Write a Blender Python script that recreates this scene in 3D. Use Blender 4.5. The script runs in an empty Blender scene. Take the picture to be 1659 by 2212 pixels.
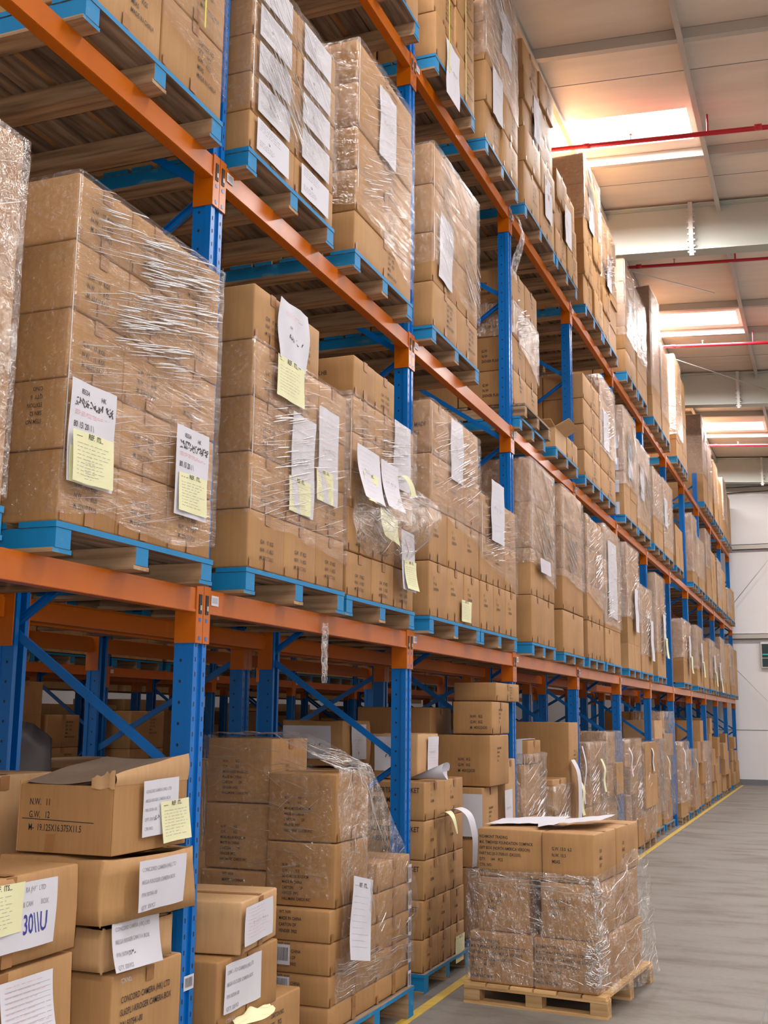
import bpy, bmesh, math, random
from mathutils import Vector, Matrix, noise

# ------------------------------------------------------------------ camera, world, lights, exposure
scn = bpy.context.scene
col = scn.collection
F, YAW, PITCH, ROLL = 2457.7, .3736, .1776, .0103
CAM = Vector((2.42, 0.0, 1.668))
fw = Vector((-math.sin(YAW)*math.cos(PITCH), math.cos(YAW)*math.cos(PITCH), math.sin(PITCH)))
r0 = fw.cross(Vector((0, 0, 1))).normalized(); u0 = r0.cross(fw)
RV = math.cos(ROLL)*r0 + math.sin(ROLL)*u0
UV = -math.sin(ROLL)*r0 + math.cos(ROLL)*u0
cd = bpy.data.cameras.new('camera'); cam = bpy.data.objects.new('camera', cd); col.objects.link(cam)
M = Matrix((RV, UV, -fw)).transposed().to_4x4(); M.translation = CAM
cam.matrix_world = M
cd.sensor_fit = 'VERTICAL'; cd.sensor_height = 36; cd.lens = F*36/2212
cd.clip_start = .05; cd.clip_end = 200
scn.camera = cam
scn.view_settings.view_transform = 'Standard'; scn.view_settings.look = 'None'
scn.view_settings.exposure = -0.16; scn.view_settings.gamma = 1
scn.view_settings.use_curve_mapping = False
scn.cycles.transparent_max_bounces = 24
scn.cycles.max_bounces = 7
w = bpy.data.worlds.new('world'); scn.world = w; w.use_nodes = True
w.node_tree.nodes['Background'].inputs[0].default_value = (.9, .93, 1, 1)
w.node_tree.nodes['Background'].inputs[1].default_value = 1.0

SKY_POWER = 250.0      # watts of daylight and fill under each roof light strip
FLASH_POWER = 150.0    # the camera's own flash
SKY = [(-4.6, -3.6), (4.6, 5.4), (12.40, 13.15), (19.42, 20.12), (27.3, 28.1)]    # roof light strips, y0..y1; the first two are unseen, added as fill
CEIL = 8.63    # roof height above the rack face
PITCH_R = -.065   # the roof falls towards +x
def roofz(x): return PITCH_R*x

def area(name, loc, sx, sy, power, colr, rot=(0, 0, 0)):
    l = bpy.data.lights.new(name, 'AREA'); l.shape = 'RECTANGLE'; l.size = sx; l.size_y = sy
    l.energy = power; l.color = colr
    o = bpy.data.objects.new(name, l); o.location = loc; o.rotation_euler = rot; col.objects.link(o); return o
for a, b in SKY:
    area('roof_daylight_and_fill', (-.2, (a+b)/2, CEIL-.03+roofz(-.2)), 2.8, b-a-.06, SKY_POWER*1.7, (1, .96, .93), (0, -math.atan(PITCH_R), 0))
    area('roof_daylight_and_fill', (5.8, (a+b)/2, CEIL-.03+roofz(5.8)), 5.5, b-a-.06, SKY_POWER*1.7, (1, .96, .93), (0, -math.atan(PITCH_R), 0))  # unseen roof light right of the view, added as fill
    area('roof_daylight_and_fill', (-5.8, (a+b)/2, CEIL-.03+roofz(-5.8)), 3.9, b-a-.06, SKY_POWER*.45, (1, .96, .93), (0, -math.atan(PITCH_R), 0))  # unseen roof light over the back racks, added as fill
fl = bpy.data.lights.new('camera_flash', 'POINT'); fl.energy = FLASH_POWER; fl.shadow_soft_size = .03; fl.color = (1, .95, .88)
fo = bpy.data.objects.new('camera_flash', fl); fo.location = CAM + UV*.09 + RV*(-.05); col.objects.link(fo)

random.seed(7)
R = random.Random(11)

# ------------------------------------------------------------------ materials
def mat(name):
    m = bpy.data.materials.new(name); m.use_nodes = True
    nt = m.node_tree; b = nt.nodes['Principled BSDF']; return m, nt, b
def N(nt, t, **k):
    n = nt.nodes.new(t)
    for a, v in k.items(): setattr(n, a, v)
    return n
def plain(name, c, rough=.6, metal=0, spec=None):
    m, nt, b = mat(name); b.inputs['Base Color'].default_value = (*c, 1)
    b.inputs['Roughness'].default_value = rough; b.inputs['Metallic'].default_value = metal
    if spec is not None: b.inputs['Specular IOR Level'].default_value = spec
    return m
def ramp(nt, fac, stops):
    r = N(nt, 'ShaderNodeValToRGB'); e = r.color_ramp.elements
    e[0].position, e[0].color = stops[0][0], (*stops[0][1], 1)
    e[1].position, e[1].color = stops[-1][0], (*stops[-1][1], 1)
    for p, c in stops[1:-1]:
        x = e.new(p); x.color = (*c, 1)
    nt.links.new(fac, r.inputs[0]); return r.outputs[0]
def noisetex(nt, scale, detail=3, sc=(1, 1, 1), coord='Object', rough=.5, rot=(0, 0, 0)):
    tc = N(nt, 'ShaderNodeTexCoord'); mp = N(nt, 'ShaderNodeMapping'); mp.inputs['Scale'].default_value = sc
    mp.inputs['Rotation'].default_value = rot
    nt.links.new(tc.outputs[coord], mp.inputs[0]); n = N(nt, 'ShaderNodeTexNoise')
    n.inputs['Scale'].default_value = scale; n.inputs['Detail'].default_value = detail; n.inputs['Roughness'].default_value = rough
    nt.links.new(mp.outputs[0], n.inputs['Vector']); return n.outputs['Fac']
def mix(nt, f, a, b, mode='MIX'):
    n = N(nt, 'ShaderNodeMix', data_type='RGBA', blend_type=mode)
    for s, v in ((n.inputs[0], f), (n.inputs[6], a), (n.inputs[7], b)):
        if isinstance(v, (int, float)): s.default_value = v
        elif isinstance(v, tuple): s.default_value = (*v, 1)
        else: nt.links.new(v, s)
    return n.outputs[2]
def bump(nt, b, h, strength=.3, dist=.01):
    n = N(nt, 'ShaderNodeBump'); n.inputs['Strength'].default_value = strength; n.inputs['Distance'].default_value = dist
    nt.links.new(h, n.inputs['Height']); nt.links.new(n.outputs[0], b.inputs['Normal'])

def cardboard(name, light, dark):
    m, nt, b = mat(name)
    oi = N(nt, 'ShaderNodeObjectInfo'); ge = N(nt, 'ShaderNodeNewGeometry')
    ad = N(nt, 'ShaderNodeMath', operation='ADD'); nt.links.new(oi.outputs['Random'], ad.inputs[0]); nt.links.new(ge.outputs['Random Per Island'], ad.inputs[1])
    fr = N(nt, 'ShaderNodeMath', operation='FRACT'); nt.links.new(ad.outputs[0], fr.inputs[0])
    base = mix(nt, fr.outputs[0], light, dark)
    n1 = noisetex(nt, 3.0, 4); blot = ramp(nt, n1, [(.3, (.86, .84, .82)), (.7, (1.06, 1.06, 1.06))])
    c = mix(nt, 1.0, base, blot, 'MULTIPLY')
    n2 = noisetex(nt, 60, 2, (1, 1, .08)); fib = ramp(nt, n2, [(.3, (.94, .94, .94)), (.7, (1.04, 1.04, 1.04))])
    c = mix(nt, 1.0, c, fib, 'MULTIPLY')
    nt.links.new(c, b.inputs['Base Color']); b.inputs['Roughness'].default_value = .62
    b.inputs['Specular IOR Level'].default_value = .3
    bump(nt, b, n2, .12, .003); return m
M_CARD = cardboard('cardboard', (.46, .262, .112), (.385, .208, .082))
M_CARDL = cardboard('pale_cardboard', (.57, .355, .18), (.50, .30, .15))
M_DUST = cardboard('dusty_cardboard', (.27, .20, .155), (.24, .175, .13))
M_TAPE = plain('brown_tape', (.33, .155, .055), .5)
M_INK = plain('black_print', (.035, .028, .03), .6)
M_INKB = plain('blue_pen', (.03, .04, .28), .6)
M_INKR = plain('pink_print', (.75, .32, .34), .6)
M_INKG = plain('grey_print', (.33, .33, .36), .6)
M_PAPER = plain('white_paper', (.62, .62, .69), .7)
M_YEL = plain('yellow_paper', (.74, .74, .46), .7)
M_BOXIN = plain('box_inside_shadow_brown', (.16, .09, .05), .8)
M_BLACK = plain('black_plastic', (.015, .015, .017), .5)
M_GREYPL = plain('dark_grey_plastic', (.08, .075, .08), .35)
M_STRAP = plain('yellow_strap', (.62, .60, .12), .4)
M_ALU = plain('galvanised_steel', (.52, .52, .50), .42, .55)

def film(name, base, extra, rot, stretch=(1, 1, 1)):
    m = bpy.data.materials.new(name); m.use_nodes = True; nt = m.node_tree; nt.nodes.clear()
    out = N(nt, 'ShaderNodeOutputMaterial'); tr = N(nt, 'ShaderNodeBsdfTransparent'); tr.inputs[0].default_value = (.97, .96, .95, 1)
    gl = N(nt, 'ShaderNodeBsdfGlossy'); gl.inputs['Roughness'].default_value = .17; gl.inputs[0].default_value = (1, 1, 1, 1)
    di = N(nt, 'ShaderNodeBsdfDiffuse'); di.inputs[0].default_value = (.85, .82, .80, 1)
    h = noisetex(nt, 9, 5, stretch, rot=rot, rough=.65)
    fine = noisetex(nt, 30, 3, stretch, rot=rot, rough=.6)
    bm = N(nt, 'ShaderNodeBump'); bm.inputs['Strength'].default_value = 1; bm.inputs['Distance'].default_value = .055
    nt.links.new(h, bm.inputs['Height'])
    bm2 = N(nt, 'ShaderNodeBump'); bm2.inputs['Strength'].default_value = 1; bm2.inputs['Distance'].default_value = .012
    nt.links.new(fine, bm2.inputs['Height']); nt.links.new(bm.outputs[0], bm2.inputs['Normal'])
    nt.links.new(bm2.outputs[0], gl.inputs['Normal'])
    m1 = N(nt, 'ShaderNodeMixShader'); m1.inputs[0].default_value = .16
    nt.links.new(gl.outputs[0], m1.inputs[1]); nt.links.new(di.outputs[0], m1.inputs[2])
    f = ramp(nt, fine, [(.38, (base,)*3), (.62, (base+extra*.45,)*3), (.75, (base+extra,)*3)])
    m2 = N(nt, 'ShaderNodeMixShader'); nt.links.new(f, m2.inputs[0])
    nt.links.new(tr.outputs[0], m2.inputs[1]); nt.links.new(m1.outputs[0], m2.inputs[2])
    nt.links.new(m2.outputs[0], out.inputs[0]); return m
M_FILM = film('stretch_film_fine', .05, .22, (math.radians(-24), 0, 0), (1, .16, 1.6))
M_FILM2 = film('stretch_film_crumpled', .11, .40, (math.radians(20), 0, .3), (1, .8, .6))
M_FILM3 = film('stretch_film_milky', .15, .34, (math.radians(-30), 0, 0), (1, .2, 1.3))

def crease():
    m = bpy.data.materials.new('stretch_film_crease'); m.use_nodes = True; nt = m.node_tree; nt.nodes.clear()
    out = N(nt, 'ShaderNodeOutputMaterial'); tr = N(nt, 'ShaderNodeBsdfTransparent')
    gl = N(nt, 'ShaderNodeBsdfGlossy'); gl.inputs['Roughness'].default_value = .22
    di = N(nt, 'ShaderNodeBsdfDiffuse'); di.inputs[0].default_value = (.9, .88, .88, 1)  # white share painted in to lift the flash glints along the creases
    m1 = N(nt, 'ShaderNodeMixShader'); m1.inputs[0].default_value = .22
    nt.links.new(gl.outputs[0], m1.inputs[1]); nt.links.new(di.outputs[0], m1.inputs[2])
    m2 = N(nt, 'ShaderNodeMixShader'); m2.inputs[0].default_value = .72
    nt.links.new(tr.outputs[0], m2.inputs[1]); nt.links.new(m1.outputs[0], m2.inputs[2]); nt.links.new(m2.outputs[0], out.inputs[0]); return m
M_CREASE = crease()
def creases(mb, S, n, box_, ang, L, rad, seed, spread=.12):
    """ropes of gathered film: thin rounded ridges on the surface S(a, b) (metres), inside box_ = (a0, a1, b0, b1)"""
    r = random.Random(seed)
    for i in range(n):
        a = r.uniform(box_[0], box_[1]); b = r.uniform(box_[2], box_[3]); g = ang+r.gauss(0, spread*.6); l = r.uniform(.35, 1)*L; k = 6
        P = []
        for j in range(k+1):
            t = (j/k-.5)*l; aa = a+math.cos(g)*t; bb = b+math.sin(g)*t+.15*t*t*r.choice((-1, 1))*.3
            if not (box_[0]-.02 < aa < box_[1]+.02 and box_[2]-.02 < bb < box_[3]+.02): continue
            P.append(Vector(S(aa, bb)))
        if len(P) < 3: continue
        rr = rad*r.uniform(.5, 1.3); vs = []; ns = 6; m_ = len(P)
        for j, p in enumerate(P):
            d = (P[min(j+1, m_-1)]-P[max(j-1, 0)]).normalized(); up = Vector((0, 0, 1)) if abs(d.z) < .9 else Vector((0, 1, 0))
            sx = d.cross(up).normalized(); sy = sx.cross(d); q = rr*(1 if 0 < j < m_-1 else .15)
            vs += [p+sx*q*math.cos(6.2832*e/ns)+sy*q*math.sin(6.2832*e/ns) for e in range(ns)]
        mb.raw(vs, [(j*ns+e, j*ns+(e+1) % ns, (j+1)*ns+(e+1) % ns, (j+1)*ns+e) for j in range(m_-1) for e in range(ns)], M_CREASE)
def steel(name, c, c2):
    m, nt, b = mat(name); n = noisetex(nt, 6, 4)
    nt.links.new(mix(nt, n, c, c2), b.inputs['Base Color'])
    b.inputs['Roughness'].default_value = .3; b.inputs['Specular IOR Level'].default_value = .45
    bump(nt, b, noisetex(nt, 40, 2), .08, .002); return m
M_BLUE = steel('blue_enamel', (.0, .155, .54), (.0, .13, .46))
M_ORANGE = steel('orange_enamel', (.53, .125, .0), (.46, .10, .0))
M_RED = steel('red_pipe_enamel', (.60, .02, .04), (.5, .015, .03))

def wood(name, c1, c2, c3, axis):
    m, nt, b = mat(name); s = (1, 14, 14) if axis == 0 else (14, 1, 14)
    n = noisetex(nt, 2.2, 5, s); c = ramp(nt, n, [(.3, c1), (.52, c2), (.72, c3)])
    oi = N(nt, 'ShaderNodeObjectInfo'); ge = N(nt, 'ShaderNodeNewGeometry')
    v = ramp(nt, ge.outputs['Random Per Island'], [(0, (.5, .5, .52)), (.5, (.85, .82, .8)), (1, (1.2, 1.16, 1.1))])
    nt.links.new(mix(nt, 1.0, c, v, 'MULTIPLY'), b.inputs['Base Color']); b.inputs['Roughness'].default_value = .75
    bump(nt, b, n, .3, .004); return m
M_WOODX = wood('weathered_wood_crosswise', (.18, .105, .055), (.40, .26, .15), (.52, .37, .23), 0)
M_WOODY = wood('weathered_wood_lengthwise', (.07, .048, .034), (.20, .145, .105), (.34, .26, .19), 1)
M_PINE = wood('fresh_pine', (.42, .24, .09), (.62, .40, .18), (.72, .49, .25), 0)
def paintwood():
    m, nt, b = mat('worn_blue_paint'); n = noisetex(nt, 7, 6, (1, 1, 3)); k = ramp(nt, n, [(.60, (0, 0, 0)), (.70, (1, 1, 1))])
    c = mix(nt, k, (.0, .20, .46), (.09, .26, .36)); nt.links.new(c, b.inputs['Base Color'])
    b.inputs['Roughness'].default_value = .6; return m
M_PBLUE = paintwood()

def floor_mat():
    m, nt, b = mat('dusty_concrete')
    n = noisetex(nt, 1.1, 6, (1, 2.6, 1), 'Object', .6); c = ramp(nt, n, [(.34, (.115, .094, .076)), (.50, (.185, .168, .148)), (.75, (.215, .20, .18))])
    n2 = noisetex(nt, 25, 4); c = mix(nt, 1.0, c, ramp(nt, n2, [(.3, (.92, .92, .92)), (.7, (1.06, 1.06, 1.06))]), 'MULTIPLY')
    nt.links.new(c, b.inputs['Base Color']); b.inputs['Roughness'].default_value = .55
    bump(nt, b, n2, .15, .002); return m
M_FLOOR = floor_mat()
def yellow_paint():
    m, nt, b = mat('worn_yellow_paint'); n = noisetex(nt, 9, 5)
    nt.links.new(ramp(nt, n, [(.3, (.42, .30, .07)), (.6, (.60, .40, .05))]), b.inputs['Base Color']); b.inputs['Roughness'].default_value = .6; return m
M_LINE = yellow_paint()
def panel(name, c, sc, k=.05):
    m, nt, b = mat(name); n = noisetex(nt, 1.0, 4, sc)
    a = tuple(x*(1-k) for x in c); d = tuple(min(1, x*(1+k)) for x in c)
    nt.links.new(ramp(nt, n, [(.3, a), (.7, d)]), b.inputs['Base Color']); b.inputs['Roughness'].default_value = .5; return m
M_CEIL = panel('roof_lining', (.76, .655, .56), (1, 6, 1), .06)
M_WALL = panel('white_wall_panel', (.74, .73, .74), (1, 1, .6), .03)
M_PURL = plain('painted_purlin_steel', (.50, .47, .43), .45, .25)
M_RAFT = plain('grey_rafter_paint', (.47, .50, .46), .33, .15)
m, nt, b = mat('roof_light_sheet'); b.inputs['Base Color'].default_value = (.9, .9, .9, 1)
b.inputs['Emission Color'].default_value = (1, .97, .97, 1); b.inputs['Emission Strength'].default_value = 4.0
M_SKYL = m
M_SKIRT = plain('dark_grey_skirting', (.16, .17, .19), .6)
M_GLASS = plain('dark_glass', (.03, .06, .06), .1)
M_CYAN = plain('green_reflective_strip', (.02, .5, .42), .3)

# ------------------------------------------------------------------ mesh builder
class MB:
    def __init__(s): s.v = []; s.f = []; s.m = []; s.mats = []
    def mi(s, m):
        if m not in s.mats: s.mats.append(m)
        return s.mats.index(m)
    def poly(s, pts, m):
        b = len(s.v); s.v += [tuple(p) for p in pts]; s.f.append(tuple(range(b, b+len(pts)))); s.m.append(s.mi(m))
    def raw(s, vs, fs, m):
        b = len(s.v); s.v += [tuple(p) for p in vs]; k = s.mi(m)
        for f in fs: s.f.append(tuple(b+i for i in f)); s.m.append(k)
    def box(s, x0, x1, y0, y1, z0, z1, m, end=None, ch=0):
        """end: material for faces: dict with keys '+x','-x','+y','-y','+z','-z'"""
        P = [(x0, y0, z0), (x1, y0, z0), (x1, y1, z0), (x0, y1, z0), (x0, y0, z1), (x1, y0, z1), (x1, y1, z1), (x0, y1, z1)]
        Q = {'-z': (0, 3, 2, 1), '+z': (4, 5, 6, 7), '-y': (0, 1, 5, 4), '+x': (1, 2, 6, 5), '+y': (2, 3, 7, 6), '-x': (3, 0, 4, 7)}
        b = len(s.v); s.v += P
        for k, q in Q.items():
            s.f.append(tuple(b+i for i in q)); s.m.append(s.mi((end or {}).get(k, m)))
    def bar(s, a, c, wdt, dpt, m, up=(0, 1, 0)):
        a = Vector(a); c = Vector(c); d = (c-a).normalized(); up = Vector(up)
        sx = d.cross(up).normalized(); sy = sx.cross(d).normalized()
        vs = []
        for p in (a, c):
            for i, j in ((-1, -1), (1, -1), (1, 1), (-1, 1)): vs.append(p+sx*(i*wdt/2)+sy*(j*dpt/2))
        s.raw(vs, [(3, 2, 1, 0), (4, 5, 6, 7), (0, 1, 5, 4), (1, 2, 6, 5), (2, 3, 7, 6), (3, 0, 4, 7)], m)
    def tube(s, a, c, r, m, n=10):
        a = Vector(a); c = Vector(c); d = (c-a).normalized(); t = Vector((0, 0, 1)) if abs(d.z) < .9 else Vector((1, 0, 0))
        sx = d.cross(t).normalized(); sy = sx.cross(d)
        vs = [p+sx*r*math.cos(2*math.pi*i/n)+sy*r*math.sin(2*math.pi*i/n) for p in (a, c) for i in range(n)]
        s.raw(vs, [(i, (i+1) % n, n+(i+1) % n, n+i) for i in range(n)]+[tuple(range(n-1, -1, -1)), tuple(range(n, 2*n))], m)
    def grid(s, fn, nu, nv, m):
        vs = [fn(i/nu, j/nv) for j in range(nv+1) for i in range(nu+1)]
        s.raw(vs, [(j*(nu+1)+i, j*(nu+1)+i+1, (j+1)*(nu+1)+i+1, (j+1)*(nu+1)+i) for j in range(nv) for i in range(nu)], m)
    def pitch(s): s.v = [(x, y, z+roofz(x)) for x, y, z in s.v]; return s
    def mesh(s, name, smooth=False):
        me = bpy.data.meshes.new(name); me.from_pydata(s.v, [], s.f)
        for m in s.mats: me.materials.append(m)
        me.polygons.foreach_set('material_index', s.m)
        if smooth: me.polygons.foreach_set('use_smooth', [True]*len(s.f))
        me.update(); return me
    def build(s, name, parent=None, smooth=False, bevel=0, loc=None):
        me = s.mesh(name, smooth); return link(name, me, parent, loc, bevel)
def link(name, me, parent=None, loc=None, bevel=0):
    o = bpy.data.objects.new(name, me); col.objects.link(o)
    if parent: o.parent = parent
    if loc: o.location = loc
    if bevel:
        b = o.modifiers.new('bevel', 'BEVEL'); b.width = bevel; b.segments = 2; b.limit_method = 'ANGLE'
    return o
LABELS = set()
def tag(o, label, cat, group=None):
    n = len(label.split()); assert 4 <= n <= 16, label
    if label in LABELS: print('DUP LABEL', label)
    LABELS.add(label)
    o['label'] = label; o['category'] = cat
    if group: o['group'] = group
    return o
def struct(o): o['kind'] = 'structure'; return o
def empty(name, loc=(0, 0, 0), rz=0):
    o = bpy.data.objects.new(name, None); col.objects.link(o); o.location = loc; o.rotation_euler = (0, 0, rz); o.empty_display_size = .1; return o
def px(p):
    d = Vector(p)-CAM; z = d.dot(fw); return (829.5+F*d.dot(RV)/z, 1106-F*d.dot(UV)/z, z)
ORD = ['first', 'second', 'third', 'fourth', 'fifth', 'sixth', 'seventh', 'eighth', 'ninth', 'tenth', 'eleventh', 'twelfth', 'thirteenth', 'fourteenth',
       'fifteenth', 'sixteenth', 'seventeenth', 'eighteenth', 'nineteenth', 'twentieth', 'twenty-first', 'twenty-second', 'twenty-third', 'twenty-fourth', 'twenty-fifth', 'twenty-sixth', 'twenty-seventh']

# ------------------------------------------------------------------ lettering
_TX = {}
def text2d(body, size=1.0, sx=.8):
    k = body
    if k not in _TX:
        c = bpy.data.curves.new('lettering', 'FONT'); c.body = body; c.resolution_u = 2; c.size = 1; c.offset = .012
        o = bpy.data.objects.new('lettering', c); me = o.to_mesh()
        _TX[k] = ([(v.co.x, v.co.y) for v in me.vertices], [tuple(p.vertices) for p in me.polygons])
        o.to_mesh_clear(); bpy.data.objects.remove(o); bpy.data.curves.remove(c)
    v, f = _TX[k]
    return [(a*size*sx, b*size) for a, b in v], f
def put_text(mb, lines, fn, u0, v0, size, m, sx=.75, gap=1.35):
    """fn(u,v)->xyz on the surface; lines run downwards from v0"""
    for i, t in enumerate(lines):
        if not t: continue
        v, f = text2d(t, size, sx)
        mb.raw([fn(u0+a, v0-i*size*gap+b) for a, b in v], f, m)
def scribble(mb, fn, u0, v0, w_, h_, m, seed, n=10, t=.004):
    """a run of hand-drawn characters: short crossing strokes"""
    r = random.Random(seed); cw = w_/n
    for i in range(n):
        for s in range(r.randint(3, 5)):
            a = (u0+cw*(i+r.uniform(.05, .9)), v0+h_*r.uniform(0, 1)); ang = r.choice((0.1, 1.5, .8, -0.7)); L = h_*r.uniform(.3, .8)
            b = (a[0]+math.cos(ang)*L*.7, min(v0+h_, max(v0, a[1]+math.sin(ang)*L)))
            d = Vector((b[0]-a[0], b[1]-a[1])); 
            if d.length < 1e-4: continue
            q = Vector((-d.y, d.x)).normalized()*t/2
            mb.poly([fn(a[0]-q.x, a[1]-q.y), fn(b[0]-q.x, b[1]-q.y), fn(b[0]+q.x, b[1]+q.y), fn(a[0]+q.x, a[1]+q.y)], m)
def rules(mb, fn, u0, v0, w_, h_, n, m, seed, t=.0016):
    """lines of small type as broken strokes"""
    r = random.Random(seed)
    for i in range(n):
        v = v0-h_*i/n; u = u0
        while u < u0+w_*r.uniform(.6, 1):
            L = r.uniform(.008, .03); e = min(u+L, u0+w_)
            mb.poly([fn(u, v), fn(e, v), fn(e, v+t), fn(u, v+t)], m); u = e+r.uniform(.004, .012)

# ------------------------------------------------------------------ cartons
GW = ['G.W.   17  KGS', 'N.W.   11  KGS', 'M. 23X17.5X15']
F2T = ['N.W.          KG', 'G.W.          KG', 'MEAS.40X30.45X33CM', 'MADE IN CHINA', 'CARTON        OF', 'VENDER 3902', 'HALLMARK CARDS INC']
RT = ['RICHMONT TRADING', 'M.K. TIMEWISE FOUNDATION COMPACK', 'GIFT BOX (NORTH AMERICA VERSION)', 'PART NO.20-317000-01 (DK3335)', 'QTY.      144    PCS', 'CTN. NO.', 'MADE IN CHINA']
STYLES = {
 # name: (front +x lines, size, where u (0..1), v(0..1) ; near -y lines ...)
 'gw': ([(GW, .030, .22, .52, 0)], []),
 'gws': ([(GW, .026, .30, .45, 0)], []),
 'gw2': ([(['N.   ', 'W.  KG', 'K2000X900'], .026, .2, .68, 0)], []),
 'mirror': ([(GW, .030, .22, .52, 0)], [(['ITEM NO', 'SBN 52', 'EDITION', 'QTY  8', 'C/NO'], .021, .80, .42, 1)]),
 'book': ([(['CARTON NO.', 'QTY     PCS', 'G.W.    KGS', 'MEAS.', 'MADE IN CHINA'], .028, .55, .75, 0)], []),
 'dover': ([(['C/NO.', 'MADE IN', 'CHINA'], .028, .45, .75, 0)], [(['G.W', 'N.W', 'DOVER PLAIN'], .035, .45, .55, 0)]),
 'packet': ([(['17', '17', 'KG/CM'], .03, .25, .75, 0)], [(['ROBERTSON  PACKET', '  40581 MA', '         1000'], .045, .36, .72, 0)]),
 'f2': ([(['C/NO', '3902'], .022, .35, .55, 0)], [(F2T, .020, .25, .62, 0)]),
 'f2s': ([(['W.', '0'], .02, .5, .6, 0)], [(['WT. NW', 'MADE IN CHINA', 'CARTON OF', 'VENDER 3902'], .022, .35, .85, 0)]),
 'rich': ([], [(RT, .0245, .03, .80, 0)]),
 'richgw': ([(['G.W.', 'MEAS.', '8.57'], .03, .2, .6, 0)], [(['G.W. 13.0  6.2', 'N.W. 10.5', 'MEAS.'], .027, .20, .64, 0)]),
 'concord': ([(['CONCORD CAMERA (HK) LTD', 'SL62PL1-KROGER CAMERA BOX', 'P/N 507541-00', '              PCS'], .031, .10, .68, 0)], []),
 'ton': ([(['             CARTON'], .035, .30, .30, 0)], []),
 'cam1': ([], [(['N.W.   11', 'G.W.   12', 'M-  19.125X16.375X11.5'], .030, .14, .58, 0)]),
 'm1': ([(['MEASUREMENT', 'MADE IN', 'CHINA', 'N.A.'], .022, .35, .72, 0)], [(['N.W.  KG', 'G.W.  KG', 'M  40X32X30'], .03, .45, .50, 0)]),
 'se7': ([], [(['SE7K.HB'], .035, .42, .55, 0)]),
 'cs': ([(['M/', 'CS'], .03, .2, .5, 0)], [(['MADE', 'CS'], .04, .75, .5, 0)]),
 'side': ([], [(['QTY    PCS', 'COLOR', 'SIZE', 'C/NO'], .03, .25, .72, 0)]),
 'plain': ([], []),
 'white': ([], []),
}
_CM = {}
def carton_mesh(dx, dy, dz, style='gw', mt=None, seed=0, res=4, tape=True, tails=True, dent=0):
    mt = mt or M_CARD
    key = (round(dx, 2), round(dy, 2), round(dz, 2), style, mt.name, seed % 3, res, tape, tails, dent)
    if key in _CM: return _CM[key]
    mb = MB(); r = .009
    def coords(h):
        c = [-h, -h+r*.35, -h+r]; k = res
        c += [(-h+r)+(2*h-2*r)*i/k for i in range(1, k)]
        return c+[h-r, h-r*.35, h]
    off = Vector((seed % 3*7.3, 1.7, 4.1))
    hx, hy, hz = dx/2, dy/2, dz/2
    idx = {}
    def V(p):
        k = tuple(round(a, 5) for a in p)
        if k in idx: return idx[k]
        q = Vector([max(-h+r, min(h-r, a)) for a, h in zip(p, (hx, hy, hz))])
        d = Vector(p)-q
        v = q+(d.normalized()*r if d.length > 1e-6 else d)
        n = d.normalized() if d.length > 1e-6 else Vector((0, 0, 0))
        puff = (1-(v.x/hx)**2 if abs(v.x) < hx-.001 else 1)*(1-(v.y/hy)**2 if abs(v.y) < hy-.001 else 1)*(1-(v.z/hz)**2 if abs(v.z) < hz-.001 else 1)
        if abs(n.z) < .5: v += n*(.004*max(0, puff))
        nz = noise.noise(v*4+off)
        v += n*nz*(.0015+dent*.03) if abs(n.z) < .5 else n*(-abs(nz)*(.001+dent*.04))
        if dent: v += Vector((noise.noise(v*2.5+off*2), noise.noise(v*2.5+off*3), 0))*dent*.05
        idx[k] = len(mb.v); mb.v.append(tuple(v+Vector((0, 0, hz)))); return idx[k]
    X, Y, Z = coords(hx), coords(hy), coords(hz)
    ci = mb.mi(mt)
    def face(A, B, fn, flip):
        for i in range(len(A)-1):
            for j in range(len(B)-1):
                q = [V(fn(A[i], B[j])), V(fn(A[i+1], B[j])), V(fn(A[i+1], B[j+1])), V(fn(A[i], B[j+1]))]
                if flip: q.reverse()
                mb.f.append(tuple(q)); mb.m.append(ci)
    face(Y, Z, lambda a, b: (hx, a, b), False); face(Y, Z, lambda a, b: (-hx, a, b), True)
    face(X, Z, lambda a, b: (a, -hy, b), False); face(X, Z, lambda a, b: (a, hy, b), True)
    face(X, Y, lambda a, b: (a, b, hz), False); face(X, Y, lambda a, b: (a, b, -hz), True)
    nb = len(mb.f)
    e = .0065
    if tape:      # tape over the top seam, with tails down the +x and -x faces, and at the foot of the front
        mb.poly([(-hx, -.025, dz+.001), (hx, -.025, dz+.001), (hx, .025, dz+.001), (-hx, .025, dz+.001)], M_TAPE)
        if tails:
            for z0, z1 in ((dz-.055, dz-.004), (.004, .06)):
                mb.poly([(hx+e, -.025, z0), (hx+e, .025, z0), (hx+e, .025, z1), (hx+e, -.025, z1)], M_TAPE)
            for y0, y1 in ((-hy+.004, -hy+.03),):
                mb.poly([(hx+e, y0, .004), (hx+e, y1, .004), (hx+e, y1, .045), (hx+e, y0, .045)], M_TAPE)
    fr, ne = STYLES[style]
    for lines, size, u, v, flip in fr:
        s = min(size, dz*.11)
        put_text(mb, lines, lambda a, c: (hx+e, -hy+a, c), dy*u, dz*v, s, M_INK)
    for lines, size, u, v, flip in ne:
        s = min(size, dz*.2)
        if flip: put_text(mb, lines, lambda a, c: (-hx+2*dx*u-a, -hy-e, c), dx*u, dz*v, -s, M_INK, sx=-.75)
        else: put_text(mb, lines, lambda a, c: (-hx+a, -hy-e, c), dx*u, dz*v, s, M_INK)
    me = mb.mesh('carton'); me.polygons.foreach_set('use_smooth', [i < nb for i in range(len(mb.f))]); me.update()
    _CM[key] = me; return me

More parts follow.
